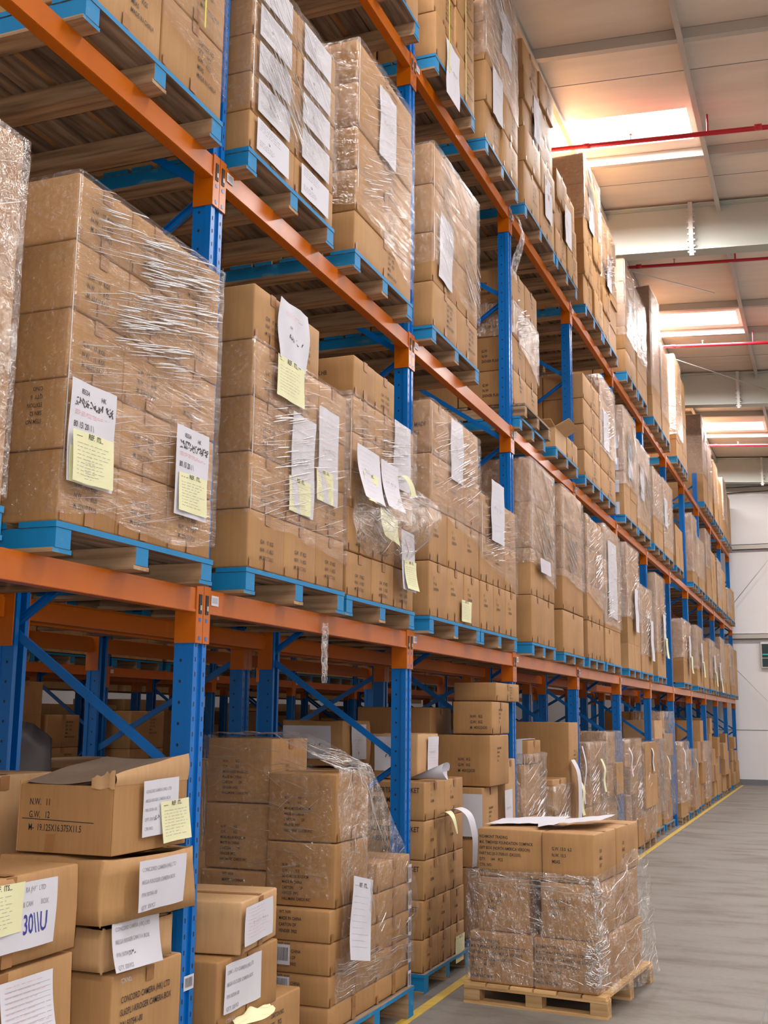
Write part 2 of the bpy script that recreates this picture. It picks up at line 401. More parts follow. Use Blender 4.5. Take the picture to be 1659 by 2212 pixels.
CART = []     # every carton of the loads: decided later which stand alone and which are bulk
def cart(x0, x1, y0, y1, z0, z1, style='gw', label='', group=None, mt=None, rot=0, wgt=1.0, g=.003, dent=0, tails=True, only=False):
    CART.append(dict(c=((x0+x1)/2, (y0+y1)/2, z0), d=(x1-x0-g, y1-y0-g, z1-z0-g*.6), style=style, label=label, group=group, mt=mt or M_CARD, rot=rot, wgt=wgt, dent=dent, tails=tails, must=only))

# ------------------------------------------------------------------ pallets
def pallet_meshes(px_, py_, blue=True, thick=.11):
    """px_ depth (x), py_ width (y); origin at bottom centre"""
    hx, hy = px_/2, py_/2; parts = []
    d = MB(); n = 7; bw = px_/n
    for i in range(n):
        a = -hx+i*bw+.008; b_ = a+bw-.020-(.03 if i % 2 else 0)
        edge = {'-y': M_PBLUE, '+y': M_PBLUE}
        if i == n-1: edge['+x'] = M_PBLUE
        d.box(a, b_ if i < n-1 else hx, -hy, hy, thick-.02, thick, M_WOODY, edge if blue else None)
    parts.append(('top_deck', d))
    for k, yc in enumerate((-hy+.045, 0, hy-.045)):
        s = MB(); e = {'+x': M_PBLUE, '-x': M_PBLUE} if blue else {}
        if blue and k == 0: e['-y'] = M_PBLUE
        if blue and k == 2: e['+y'] = M_PBLUE
        s.box(-hx+.01, hx-.003, yc-.04, yc+.04, .016, thick-.021, M_WOODX, e)
        parts.append(('stringer', s))
        q = MB(); q.box(-hx+.005, hx-.005, yc-.05, yc+.05, 0, .015, M_WOODX, {'+x': M_PBLUE} if blue and k != 1 else None)
        parts.append(('bottom_board', q))
    return parts
_PM = {}
def pallet(x1, y0, y1, z, label, group, depth=1.1, blue=True, rot=0, thick=.11):
    key = (round(y1-y0, 2), depth, blue, thick)
    if key not in _PM: _PM[key] = [(n, b_.mesh(n)) for n, b_ in pallet_meshes(depth, y1-y0, blue, thick)]
    o = empty('wooden_pallet', (x1-depth/2, (y0+y1)/2, z), rot)
    for n, me in _PM[key]: link(n, me, o)
    tag(o, label, 'pallet', group); return o

# ------------------------------------------------------------------ stretch film
def film_wrap(x1, y0, y1, z0a, z1a, z0b=None, z1b=None, depth=.45, mtl=None, seed=0, off=.014, top=.12, label='', group='stretch film around the loads', amp=.006, back=.25, dens=60, ang=None, patch=None, rad=.0016):
    """sleeve round the near side, front and far side; z bounds run from the near end (a) to the far end (b)"""
    z0b = z0a if z0b is None else z0b; z1b = z1a if z1b is None else z1b
    X = x1+off; Y0 = y0-off; Y1 = y1+off; r = .02
    path = []
    n = 6
    for i in range(n): path.append((x1-depth+(depth-r)*i/n, Y0, 0, -1))
    for i in range(4): a = -math.pi/2+math.pi/2*i/3; path.append((X-r+r*math.cos(a), Y0+r+r*math.sin(a), math.cos(a), math.sin(a)))
    n = 14
    for i in range(1, n): path.append((X, Y0+r+(Y1-Y0-2*r)*i/n, 1, 0))
    for i in range(4): a = math.pi/2*i/3; path.append((X-r+r*math.cos(a), Y1-r+r*math.sin(a), math.cos(a), math.sin(a)))
    for i in range(1, 4): path.append((X-r-back*i/3, Y1, 0, 1))
    nv = 16; vs = []; N_ = len(path)
    for i, (x, y, nx, ny) in enumerate(path):
        t = min(1, max(0, (y-Y0)/(Y1-Y0)))
        lo = z0a+(z0b-z0a)*t+.03*noise.noise(Vector((x*5, y*5, seed*3.1))); hi = z1a+(z1b-z1a)*t
        for j in range(nv+1):
            v = j/nv; z = lo+(hi-lo)*v
            d = amp*(noise.noise(Vector((y*6+x*6, z*14+y*5, seed)))+.6*noise.noise(Vector((y*17+x*15, z*30, seed+5))))
            if j == 0: d += amp*1.5*abs(noise.noise(Vector((y*20+x*20, 1, seed))))
            d = max(d, -off*.6)
            vs.append((x+nx*d, y+ny*d, z))
        if top:
            vs.append((x-nx*.02, y-ny*.02, hi+.012)); vs.append((x-nx*top, y-ny*min(top, (y1-y0)*.3), hi+.014+.006*noise.noise(Vector((x*9, y*9, seed)))))
    k = nv+1+(2 if top else 0)
    fs = [(i*k+j, (i+1)*k+j, (i+1)*k+j+1, i*k+j+1) for i in range(N_-1) for j in range(k-1)]
    mb = MB(); mb.raw(vs, fs, mtl or M_FILM)
    rs = random.Random(seed+900)
    if ang is None: ang = rs.choice((.28, .2, -.5, -.62, .35))
    nn = dens if y0 < 9 else dens//2
    if y0 > 17: nn = dens//4
    lo_ = max(z0a, z0b)+.03; hi_ = min(z1a, z1b)-.02
    S = lambda a, b: (X+.004+.004*noise.noise(Vector((a*6, b*6, seed))), a, b)
    creases(mb, S, nn, (y0+.02, y1-.02, lo_, hi_), ang, .42, rad*(.7 if y0 < 9 else 1.5), seed+1, .08)
    for pt in (patch or [(rs.uniform(y0, y1-.4), 0, rs.uniform(lo_, max(lo_+.01, hi_-.4)), 0, 24)]):
        pa = (pt[0], pt[1] or pt[0]+.42, pt[2], pt[3] or pt[2]+.32)
        creases(mb, S, pt[4] if y0 < 17 else pt[4]//3, pa, ang, .30, rad*1.9*(1 if y0 < 9 else 1.6), seed+2, .04)
    # taut ridge down the near front edge
    if y0 < 17: creases(mb, lambda a, b: (X-.004, Y0+.004+a*.0, b), 10, (0, .01, lo_, hi_), 1.57, .3, rad*1.3, seed+3, .02)
    o = mb.build('stretch_film', smooth=True); tag(o, label, 'stretch film', group); return o

# ------------------------------------------------------------------ paper sheets
def sheet(name, origin, w_, h_, face='x', kind='white', curl=0.0, tilt=0.0, seed=0, label='', group=None, parent=None, out=.0, cat='paper', wave=.004, yaw=0.0, deco=None):
    """origin: top-left corner as seen from the front; hangs down. curl lifts the foot away from the stack"""
    ox, oy, oz = origin; ct, st = math.cos(tilt), math.sin(tilt)
    cy_, sy_ = math.cos(yaw), math.sin(yaw)
    def fn(u, v, e=.0):
        # u right 0..w, v from -h..0 (downwards)
        a = u*ct-v*st*-1*0-v*st; b_ = u*st+v*ct
        k = (-v/h_); d = out+curl*k*k+wave*math.sin(u*30+seed)*math.sin(v*17+seed*2)+e
        if face == 'x': X_, Y_ = d, a
        else: X_, Y_ = a, -d
        X_, Y_ = X_*cy_-Y_*sy_, X_*sy_+Y_*cy_
        return (ox+X_, oy+Y_, oz+b_)
    mb = MB(); mt = M_PAPER if kind == 'white' else M_YEL
    mb.grid(lambda u, v: fn(u*w_, -h_+v*h_), 6, 10, mt)
    top = lambda u, v: fn(u, v, .0012)
    if deco == 'hand':
        put_text(mb, ['85534'], top, w_*.22, -h_*.12, h_*.07, M_INK, .8); put_text(mb, ['HK'], top, w_*.66, -h_*.13, h_*.065, M_INK, .8)
        scribble(mb, top, w_*.08, -h_*.25, w_*.86, h_*.085, M_INK, seed, 13, .0042)
        rules(mb, top, w_*.1, -h_*.30, w_*.8, h_*.05, 3, M_INKR, seed)
        put_text(mb, ['80\\ 15\\ 20\\ 1 \\'], top, w_*.10, -h_*.46, h_*.085, M_INK, .62)
        rules(mb, top, w_*.1, -h_*.55, w_*.8, h_*.4, 8, M_INKR, seed+3, .001)
    elif deco == 'hand2':
        rules(mb, top, w_*.2, -h_*.18, w_*.6, h_*.1, 3, M_INKR, seed)
        put_text(mb, ['12345'], top, w_*.3, -h_*.44, h_*.06, M_INK, .7)
        scribble(mb, top, w_*.3, -h_*.62, w_*.5, h_*.09, M_INK, seed, 5, .005)
    elif deco == 'form':
        put_text(mb, ['REF.  ITS...'], top, w_*.34, -h_*.12, w_*.11, M_INK, .8)
        rules(mb, top, w_*.08, -h_*.11, w_*.22, h_*.03, 1, M_INK, seed)
        rules(mb, top, w_*.1, -h_*.24, w_*.8, h_*.68, 9, M_INKG, seed, .0014)
    elif deco == 'label':
        put_text(mb, ['CONCORD CAMERA (HK) LTD', 'MEGA KROGER CAMERA BOX', 'P/N 507541-00', 'QTY. 320 PCS', 'CTN NO.'], top, w_*.06, -h_*.22, w_*.066, M_INKG, .8, 2.1)
        if seed % 2: scribble(mb, top, w_*.3, -h_*.72, w_*.16, h_*.08, M_INK, seed, 2, .003)
    elif deco == 'grid':
        for i in range(14):
            v = -h_*(.12+.06*i)
            mb.poly([top(w_*.08, v), top(w_*.94, v), top(w_*.94, v+.0012), top(w_*.08, v+.0012)], M_INKG)
        rules(mb, top, w_*.1, -h_*.07, w_*.8, h_*.85, 14, M_INKR, seed, .0012)
    elif deco == 'print':
        rules(mb, top, w_*.08, -h_*.10, w_*.8, h_*.3, 4, M_INKG, seed, .002)
        put_text(mb, ['12t'], top, w_*.34, -h_*.56, h_*.11, M_INK, .8)
        rules(mb, top, w_*.08, -h_*.66, w_*.6, h_*.2, 3, M_INKG, seed+1, .002)
    elif deco == 'barcode':
        r = random.Random(seed)
        for i in range(16):
            u = w_*(.12+.76*i/16); mb.poly([top(u, -h_*.8), top(u+w_*r.uniform(.01, .03), -h_*.8), top(u+w_*r.uniform(.01, .03), -h_*.15), top(u, -h_*.15)], M_INK)
    elif deco == 'pen':
        put_text(mb, ['  RA (HK) LTD', 'R CAMERA BOX'], top, w_*.57, -h_*.16, w_*.06, M_INKG, .75, 1.9)
        put_text(mb, ['30\\\\U'], top, w_*.58, -h_*.78, h_*.42, M_INKB, .62)
    elif deco == 'faint':
        rules(mb, top, w_*.1, -h_*.1, w_*.8, h_*.8, 9, M_INKR, seed, .0012)
        scribble(mb, top, w_*.2, -h_*.5, w_*.6, h_*.08, M_INKG, seed, 6, .003)
    o = mb.build(name, parent, smooth=True)
    if not parent: tag(o, label, cat, group)
    return o

# ================================================================== THE HALL
XL, XR, YB, YF = -13.0, 9.0, -8.0, 31.9
mb = MB(); mb.box(XL, XR, YB, YF, -.1, 0, M_FLOOR); struct(mb.build('floor'))
mb = MB(); mb.box(.07, .135, YB, YF-.3, .0, .003, M_LINE); struct(mb.build('trim_1'))          # yellow aisle line
mb = MB(); mb.box(1.94, 1.948, YB, YF-.3, .0, .0015, M_SKIRT); struct(mb.build('trim_2'))      # floor joint
# roof lining, left open for the roof lights
mb = MB(); ys = [YB]+[v for ab in SKY for v in ab]+[YF]
for i in range(0, len(ys), 2): mb.box(XL, XR, ys[i], ys[i+1], CEIL, CEIL+.08, M_CEIL)
for a, b_ in SKY:
    mb.box(XL, -7.8, a, b_, CEIL, CEIL+.08, M_CEIL); mb.box(-3.78, -1.6, a, b_, CEIL, CEIL+.08, M_CEIL); mb.box(1.22, 3.0, a, b_, CEIL, CEIL+.08, M_CEIL); mb.box(8.6, XR, a, b_, CEIL, CEIL+.08, M_CEIL)
struct(mb.pitch().build('ceiling'))
for a, b_ in SKY:
    for x0, x1 in ((-7.8, -3.78), (-1.6, 1.22), (3.0, 8.6)):  # outer panes of each strip are unseen, added with the fill lamps
        mb = MB(); mb.box(x0, x1, a, b_, CEIL+.005, CEIL+.03, M_SKYL); struct(mb.pitch().build('window_%d' % (len([o for o in bpy.data.objects if o.name.startswith('window_')])+1)))
mb = MB(); mb.box(XL, XR, YF, YF+.1, 0, 9.6, M_WALL); struct(mb.build('wall_far'))
mb = MB(); mb.box(XL, XR, YB-.1, YB, 0, 9.6, M_WALL); struct(mb.build('wall_near'))
mb = MB(); mb.box(XL-.1, XL, YB, YF, 0, 9.6, M_WALL); struct(mb.build('wall_left'))
mb = MB(); mb.box(XR, XR+.1, YB, YF, 0, 9.6, M_WALL); struct(mb.build('wall_right'))
mb = MB(); mb.box(-.9, XR, YF-.03, YF, 0, .14, M_SKIRT); struct(mb.build('baseboard_far'))
n = 3
for z, h in ((7.75, .16), (6.18, .15), (3.78, .15)):
    mb = MB(); mb.box(XL, XR, YF-.10, YF, z, z+.018, M_PURL); mb.box(XL, XR, YF-.10, YF-.085, z, z+h, M_PURL); mb.box(XL, XR, YF-.10, YF, z+h-.015, z+h, M_PURL)
    struct(mb.build('trim_%d' % n)); n += 1
mb = MB(); mb.box(XL, XR, YF-.006, YF, 1.40, 1.415, M_SKIRT); struct(mb.build('trim_%d' % n)); n += 1
# purlins (along the hall) and sag bars (across it)
def tagn(o, l, c, g=None): return tag(o, l, c, g)
pn = 0
for x in (-4.7, -3.2, -1.7, -.2, 1.32, 2.85, 4.4, 5.9, 7.4):
    mb = MB(); mb.box(x-.03, x+.03, YB, YF, CEIL-.004-.012, CEIL-.004, M_PURL); mb.box(x-.006, x+.006, YB, YF, CEIL-.14, CEIL-.004, M_PURL); mb.box(x-.006, x+.05, YB, YF, CEIL-.152, CEIL-.14, M_PURL)
    mb.box(x+.044, x+.05, YB, YF, CEIL-.14, CEIL-.115, M_PURL)
    struct(mb.pitch().build('trim_%d' % n)); n += 1
for y in (8.1, 10.85, 13.42, 18.95, 20.35, 26.3, 28.4):
    mb = MB(); mb.box(-4.7, 7.4, y-.05, y+.05, CEIL-.02, CEIL-.005, M_PURL); mb.box(-4.7, 7.4, y-.05, y-.04, CEIL-.11, CEIL-.02, M_PURL)
    mb.box(-4.7, 7.4, y-.05, y+.03, CEIL-.118, CEIL-.11, M_PURL); struct(mb.pitch().build('trim_%d' % n)); n += 1
# lining joints
mb = MB()
for y in (11.6, 14.2, 17.2, 22.0, 24.4): mb.box(-4.7, 7.4, y-.004, y+.004, CEIL-.003, CEIL, M_SKIRT)
struct(mb.pitch().build('trim_%d' % n)); n += 1
# rafters
for k, y in enumerate((-1.0, 7.0, 15.0, 23.1, 31.2)):
    o = empty('roof_rafter', (0, y, 7.93)); z1 = .66
    mb = MB(); mb.box(-12.9, 8.9, -.008, .008, .015, z1-.016, M_RAFT); mb.pitch().build('web', o)
    mb = MB(); mb.box(-12.9, 8.9, -.12, .12, 0, .014, M_RAFT); mb.pitch().build('bottom_flange', o)
    mb = MB(); mb.box(-12.9, 8.9, -.12, .12, z1-.015, z1, M_RAFT); mb.pitch().build('top_flange', o)
    for xx in (.98,):
        mb = MB(); mb.box(xx-.028, xx+.028, -.17, -.121, -.10, z1-.0, M_ALU)
        for q in range(8): mb.box(xx-.05, xx-.029, -.16, -.125, -.06+q*.085, -.035+q*.085, M_ALU)
        for q in range(8): mb.box(xx+.029, xx+.05, -.16, -.125, -.06+q*.085, -.035+q*.085, M_ALU)
        mb.pitch().build('splice_plate', o)
    struct(o)
    tag(o, ['grey steel roof rafter behind the viewer', 'grey steel roof rafter above the nearest bays', 'nearest visible grey steel roof rafter crossing the hall', 'second grey steel roof rafter down the hall', 'farthest grey steel roof rafter against the end wall'][k], 'roof rafter')
# red sprinkler pipes
for k, y in enumerate((4.3, 8.2, 12.25, 16.1, 20.0, 24.0, 28.0)):
    o = empty('sprinkler_pipe', (0, y, 8.245))
    mb = MB(); mb.tube((-5, 0, 0), (8.8, .15, 0), .022 if k % 2 else .028, M_RED, 12)
    for q in range(-2, 5): mb.tube((q*1.9+.05, .05, 0), (q*1.9+.13, .05, 0), .034, M_RED, 12)
    mb.pitch().build('pipe', o, smooth=True)
    for q in range(-1, 4):
        h = MB(); h.tube((q*1.9+.6, .05, .02), (q*1.9+.6, .05, .075), .008, M_ALU, 8); h.tube((q*1.9+.6, .05, .075), (q*1.9+.6, .05, .08), .022, M_ALU, 10); h.pitch().build('sprinkler_head', o)
    h = MB(); h.tube((1.45, .06, 0), (1.45, .06, CEIL-.16-8.245), .012, M_RED, 8); h.pitch().build('hanger', o)
    tag(o, 'red sprinkler pipe under the roof, %s crossing from the viewer' % ORD[k], 'pipe', 'red sprinkler pipes under the roof')
# tie rods
for a, b_, l in (((-.4, 15.15, 8.0), (1.0, 15.0-2.2+5.2, 8.38), 'thin steel bracing rod slanting up behind the nearest rafter'),
                 ((-.3, 19.9, 8.15), (1.5, 22.9, 8.1), 'thin steel bracing rod slanting under the second roof light'),
                 ((-.05, 31.7, 4.6), (1.6, 31.72, 6.6), 'thin bracing cable rising right across the end wall'),
                 ((-.05, 31.7, 3.1), (1.6, 31.72, 1.3), 'thin bracing cable falling right across the end wall')):
    mb = MB(); mb.tube(a, b_, .008, M_ALU, 8); tag(mb.build('bracing_rod', smooth=True), l, 'bracing rod')
o = empty('wall_notice', (.72, 31.86, 3.05)); 
mb = MB(); mb.box(0, .62, -.03, .03, 0, .6, M_GLASS); mb.build('panel', o)
mb = MB(); mb.box(-.03, 0, -.04, .03, 0, .6, M_PURL); mb.box(-.03, .65, -.04, .03, .6, .66, M_PAPER); mb.box(-.03, .65, -.04, .03, -.03, 0, M_PURL); mb.box(0, .62, -.035, -.03, .22, .24, M_PURL); mb.build('frame', o)
mb = MB(); mb.box(0.01, .6, -.034, -.0305, .31, .345, M_CYAN); mb.build('green_strip', o)['label'] = 'bright green strip'
tag(o, 'dark framed notice with a green strip on the end wall', 'notice')

# ================================================================== RACKING
Y0, BP = 4.113, 2.5
LV = [2.18, 4.09, 6.06]
def upright(xf, y, depth, top, detail, label, group, flip=1):
    """xf: aisle face; frame runs to -x"""
    o = empty('rack_upright', (xf, y, 0))
    def post(a, b_, holes, front):
        mb = MB(); g = M_BLUE
        # open section: web on the aisle side with a proud centre rib, flanges each side
        s = 1 if front else -1
        xa, xb = (b_, a) if front else (a, b_)
        xo = b_ if front else a; xi = a if front else b_
        lo, hi = min(xo, xo-s*.03), max(xo, xo-s*.03)
        mb.box(lo, hi, -.05, -.018, 0, top, g); mb.box(lo, hi, .018, .05, 0, top, g)
        l2, h2 = min(xo-s*.012, xo-s*.03), max(xo-s*.012, xo-s*.03)
        mb.box(l2, h2, -.0179, .0179, 0, top, g)
        l3, h3 = min(xo-s*.0301, xi), max(xo-s*.0301, xi)
        mb.box(l3, h3, -.044, -.040, 0, top, g); mb.box(l3, h3, .040, .044, 0, top, g)
        l4, h4 = min(xi, xi+s*.004), max(xi, xi+s*.004)
        mb.box(l4, h4, -.0399, -.02, 0, top, g); mb.box(l4, h4, .02, .0399, 0, top, g)
        if holes:
            z = .1
            while z < top-.05:
                for xx in ((l3+h3)/2,):
                    mb.raw([(xx+.006*math.cos(t*math.pi/4), -.0446, z+.007*math.sin(t*math.pi/4)) for t in range(8)], [tuple(range(8))], M_BLACK)
                z += .085
            if front:
                z = .08
                while z < top-.05:
                    for yy in (-.034, .034): mb.poly([(xo+.0006, yy-.004, z), (xo+.0006, yy+.004, z), (xo+.0006, yy+.004, z+.018), (xo+.0006, yy-.004, z+.018)], M_BLACK)
                    z += .06
        return mb
    post(-.095, 0, detail, True).build('post', o); post(-depth, -depth+.095, detail, False).build('post', o)
    zz = 1.40-1.276; 
    a, b_ = (-.05, -depth+.05) if flip > 0 else (-depth+.05, -.05)
    z = .12; k = 0
    while z < top-.65:
        p = (a, 0, z) if k % 2 == 0 else (b_, 0, z); q = (b_, 0, z+.64) if k % 2 == 0 else (a, 0, z+.64)
        sgn = -1 if k % 2 else 1
        mb = MB(); mb.bar((p[0], -.012*sgn, p[2]+.012), (q[0], -.012*sgn, q[2]-.012), .038, .003, M_BLUE); mb.bar((p[0], -.012*sgn+.01*sgn, p[2]+.029), (q[0], -.012*sgn+.01*sgn, q[2]+.005), .003, .02, M_BLUE)
        mb.bar((p[0], -.012*sgn+.01*sgn, p[2]-.006), (q[0], -.012*sgn+.01*sgn, q[2]-.030), .003, .02, M_BLUE)
        mb.build('brace', o); z += .64; k += 1
    for xx in (-.05, -depth+.05):
        mb = MB(); mb.box(xx-.06, xx+.06, -.07, .07, 0.0005, .006, M_BLUE); mb.build('foot_plate', o)
    tag(o, label, 'rack upright', group); return o
def beam(xf, ya, yb, z, front, detail, label, group, inset=.05):
    """spans between post centres ya..yb"""
    o = empty('rack_beam', (xf, (ya+yb)/2, z)); L = (yb-ya)/2
    s = 1 if front else -1
    mb = MB()
    def bx(xa, xb, y0, y1, z0, z1, m=M_ORANGE): mb.box(min(s*xa, s*xb), max(s*xa, s*xb), y0, y1, z0, z1, m)
    bx(-.045, .004, -L+.052, L-.052, -.10, -.012); bx(-.032, .004, -L+.052, L-.052, -.0119, 0)
    bx(.0041, .007, -L+.052, L-.052, -.098, -.088)
    mb.build('beam', o)
    for e in (-1, 1):
        c = MB(); y0, y1 = (-L+.002, -L+.0515) if e < 0 else (L-.0515, L-.002)
        c.box(min(s*.001, s*.009), max(s*.001, s*.009), y0, y1, -.225, .012, M_ORANGE)
        ya_, yb_ = (-L+.0505, -L+.0565) if e < 0 else (L-.0565, L-.0505)
        c.box(min(-s*.09, s*.009), max(-s*.09, s*.009), ya_, yb_, -.225, .012 if not detail else .012, M_ORANGE)
        cc = c.build('end_connector', o)
        if detail:
            ym = (y0+y1)/2
            c = MB(); c.box(min(s*.0095, s*.012), max(s*.0095, s*.012), ym-.011, ym+.011, -.105, -.025, M_BLACK); c.box(min(s*.012, s*.015), max(s*.012, s*.015), ym-.005, ym+.005, -.09, -.07, M_ALU)
            c.build('locking_clip', cc)
            c = MB()
            for zz in (-.13, -.205): c.box(min(s*.0095, s*.0105), max(s*.0095, s*.0105), ym-.007, ym+.007, zz-.008, zz+.008, M_BLUE)
            c.build('slot', cc)
    if front:
        c = MB(); y = -L+.065
        c.box(.0072, .0082, y, y+.06, -.062, -.020, M_PAPER)
        if detail:
            for i in range(12): c.box(.0083, .0086, y+.006+i*.004, y+.0075+i*.004, -.052, -.028, M_INKG)
        c.build('barcode_label', o)
    tag(o, label, 'rack beam', group); return o
JY = [Y0+BP*i for i in range(-2, 12)]
NB = len(JY)
LN = ['lower', 'middle', 'upper']
for i, y in enumerate(JY):
    if i == 0: continue
    top = 6.2
    if i == 10: top = 6.75
    upright(0, y, 1.0, top, i <= 6, 'blue perforated rack upright of the front rack, %s from the left' % ORD[i-1] , 'blue uprights of the front rack')
for i in range(1, NB-1):
    for l, z in enumerate(LV):
        beam(0, JY[i], JY[i+1], z, True, i <= 5, 'orange front beam on the %s level, %s bay from the left' % (LN[l], ORD[i-1]), 'orange front beams of the front rack')
        beam(-1.0, JY[i], JY[i+1], z, False, False, 'orange back beam on the %s level, %s bay from the left' % (LN[l], ORD[i-1]), 'orange back beams of the front rack')
# rack standing back to back
for i, y in enumerate(JY):
    if i == 0: continue
    upright(-1.12, y, 1.2, 6.2, i <= 3, 'blue upright of the rack behind, %s from the left' % ORD[i-1], 'blue uprights of the rack behind', -1)
for i in range(1, NB-1):
    for l, z in enumerate(LV):
        beam(-1.12, JY[i], JY[i+1], z, True, False, 'orange near beam of the rack behind, %s level, %s bay' % (LN[l], ORD[i-1]), 'orange near beams of the rack behind')
        if l == 0: beam(-2.32, JY[i], JY[i+1], z, False, False, 'orange far beam of the rack behind, %s level, %s bay' % (LN[l], ORD[i-1]), 'orange far beams of the rack behind')
# racks across the next aisle
CY = [8.5+2.42*i for i in range(10)]
for r_, (xr, nm) in enumerate(((-5.2, 'rack across the next aisle'), (-6.35, 'rack beyond the next aisle'))):
    for i, y in enumerate(CY):
        upright(xr, y, 1.0, 4.3, False, 'blue upright of the %s, %s from left' % (nm, ORD[i]), 'blue uprights of the '+nm)
        if i < len(CY)-1:
            beam(xr, y, CY[i+1], 2.18, True, False, 'orange beam of the %s, %s bay from left' % (nm, ORD[i]), 'orange beams of the '+nm)
            beam(xr-1.0, y, CY[i+1], 2.18, False, False, 'orange back beam of the %s, %s bay from left' % (nm, ORD[i]), 'orange back beams of the '+nm)

# ================================================================== LOADS ON THE RACK
ROWN = ['bottom', 'second', 'third', 'fourth', 'fifth', 'sixth', 'seventh', 'eighth']
def coln(c, n):
    return {1: 'only', 2: ['near', 'far']}.get(n, ['near', 'middle', 'far'] if n == 3 else [ORD[k] for k in range(n)]) if n > 1 else 'full'
def load(level, idx, y0, y1, zs, cols, x1=.10, cd_=.44, deep=2, style='gw', films=(), skip=(), mt=None, blue=True, jit=.004, pal=True, palw=None, z0=None, styles=None, side=False, flapped=0):
    z0 = z0 if z0 is not None else zs[0]
    lvl = ['lower beams', 'middle beams', 'upper beams', 'floor'][level]
    base = [2.18, 4.09, 6.06, 0][level]
    where = '%s load from left on the %s' % (ORD[idx], lvl)
    r = random.Random(level*100+idx)
    if pal:
        a, b_ = palw or (y0-.01, y1+.01)
        pallet(x1+.005, a, b_, base+.0005, ('blue-painted' if blue else 'bare')+' wooden pallet under the '+where, 'pallets on the '+lvl, blue=blue, thick=zs[0]-base-.002)
    for k in range(len(zs)-1):
        cw = (y1-y0)/cols if isinstance(cols, int) else None
        ed = [y0+cw*i for i in range(cols+1)] if cw else cols[min(k, len(cols)-1)] if isinstance(cols[0], (list, tuple)) else cols
        nc = len(ed)-1
        for c in range(nc):
            for d in range(deep):
                if (k, c) in skip: continue
                jx = r.uniform(-jit, jit) - (0 if d else 0); jy = r.uniform(-jit, jit)*.3
                st = (styles or {}).get((k, c), style)
                names = coln(c, nc); cn = names if isinstance(names, str) else names[c]
                lab = 'brown carton, %s layer, %s column%s, %s' % (ROWN[k], cn, ' behind' if d else '', where)
                if len(lab.split()) > 16: lab = lab.replace(' on the ', ' on ')
                if len(lab.split()) > 16: lab = lab.replace('brown ', '')
                xa = x1-cd_*(d+1)-.004*d
                w_ = 1.0 if d == 0 else (.25 if side and c == 0 else .05)
                cart(xa+jx, xa+cd_+jx, ed[c]+jy, ed[c+1]+jy, zs[k], zs[k+1], st if d == 0 else 'plain', lab, 'cartons on the '+lvl, mt, 0, w_)
    for j, f in enumerate(films):
        f = dict(f); extra = f.pop('what', ['clear stretch film around the ', 'loose stretch film over the '][min(j, 1)])
        film_wrap(x1+.006, y0, y1, label=extra+where, seed=level*31+idx*3+j, **f)
def rows(z0, z1, n): return [z0+(z1-z0)*i/n for i in range(n+1)]

# ---- lower beams
load(0, 0, 1.74, 2.735, rows(2.285, 3.47, 5), 3, films=[dict(z0a=2.3, z1a=3.47, mtl=M_FILM2, back=.4)], style='gw')
load(0, 1, 3.01, 4.0, rows(2.285, 3.505, 5), 3, style='gw', side=True, styles={(1, 0): 'mirror'}, films=[dict(z0a=2.32, z1a=3.505, ang=.24, dens=110, patch=[(3.38, 3.97, 3.16, 3.46, 70), (3.25, 3.75, 2.96, 3.2, 60), (3.1, 3.9, 3.3, 3.5, 40)])])
load(0, 2, 4.305, 5.355, [2.295, 2.555, 2.81, 3.065, 3.325, 3.585], 3, style='gws', side=True, skip=[(4, 2)], films=[dict(z0a=2.52, z1a=3.325, z0b=2.42, z1b=3.325)])
load(0, 3, 5.40, 6.42, [2.285, 2.52, 2.757, 2.963, 3.17, 3.375, 3.60], [[5.40, 5.745, 6.08, 6.42]]*2+[[5.45, 5.76, 6.08, 6.40]]*4, style='gws', styles={(5, 0): 'se7'}, skip=[(5, 2)], films=[dict(z0a=2.80, z1a=3.375, z0b=2.83, z1b=3.375, amp=.012)])
load(0, 4, 6.715, 7.80, [2.29, 2.64, 2.985, 3.335, 3.69], 3, style='gw2', styles={(3, 0): 'cs'}, side=True, films=[dict(z0a=3.0, z1a=3.69, z0b=2.86, z1b=3.66)])
load(0, 5, 7.835, 8.83, [2.29, 2.64, 2.985, 3.29], 3, style='gw2', films=[dict(z0a=2.80, z1a=3.29, z0b=2.62, z1b=3.27)])
load(0, 6, 9.33, 10.20, [2.29, 2.69, 3.09, 3.49, 3.87], 2, style='side', side=True, films=[dict(z0a=2.95, z1a=3.87, z0b=2.82, z1b=3.85, mtl=M_FILM3)])
load(0, 7, 10.55, 11.50, [2.275, 2.68, 3.07, 3.47, 3.87], 1, style='plain', side=True, films=[dict(z0a=3.0, z1a=3.87, z0b=2.9, z1b=3.83, mtl=M_FILM3)])
load(0, 8, 11.72, 12.60, [2.28, 2.67, 3.06, 3.45, 3.78], 2, style='plain', films=[dict(z0a=2.95, z1a=3.78, z0b=2.8, z1b=3.7, mtl=M_FILM3)])
load(0, 9, 12.70, 13.68, [2.28, 2.67, 3.03, 3.436, 3.84], 2, style='plain', side=True, films=[dict(z0a=2.7, z1a=3.84, z0b=2.7, z1b=3.8, mtl=M_FILM3)])
load(0, 10, 14.20, 15.15, rows(2.28, 3.84, 5), 2, style='plain', side=True, films=[dict(z0a=2.9, z1a=3.84, mtl=M_FILM3)])
load(0, 11, 15.25, 16.25, rows(2.28, 3.43, 3), 3, style='plain', films=[dict(z0a=2.5, z1a=3.43, mtl=M_FILM3)])
load(0, 12, 16.72, 17.62, rows(2.28, 3.76, 6), 2, style='plain', side=True, films=[dict(z0a=2.6, z1a=3.76, mtl=M_FILM3)])
load(0, 13, 19.8, 20.9, rows(2.28, 3.35, 3), 2, style='plain', side=True, films=[dict(z0a=2.7, z1a=3.35, mtl=M_FILM3)])
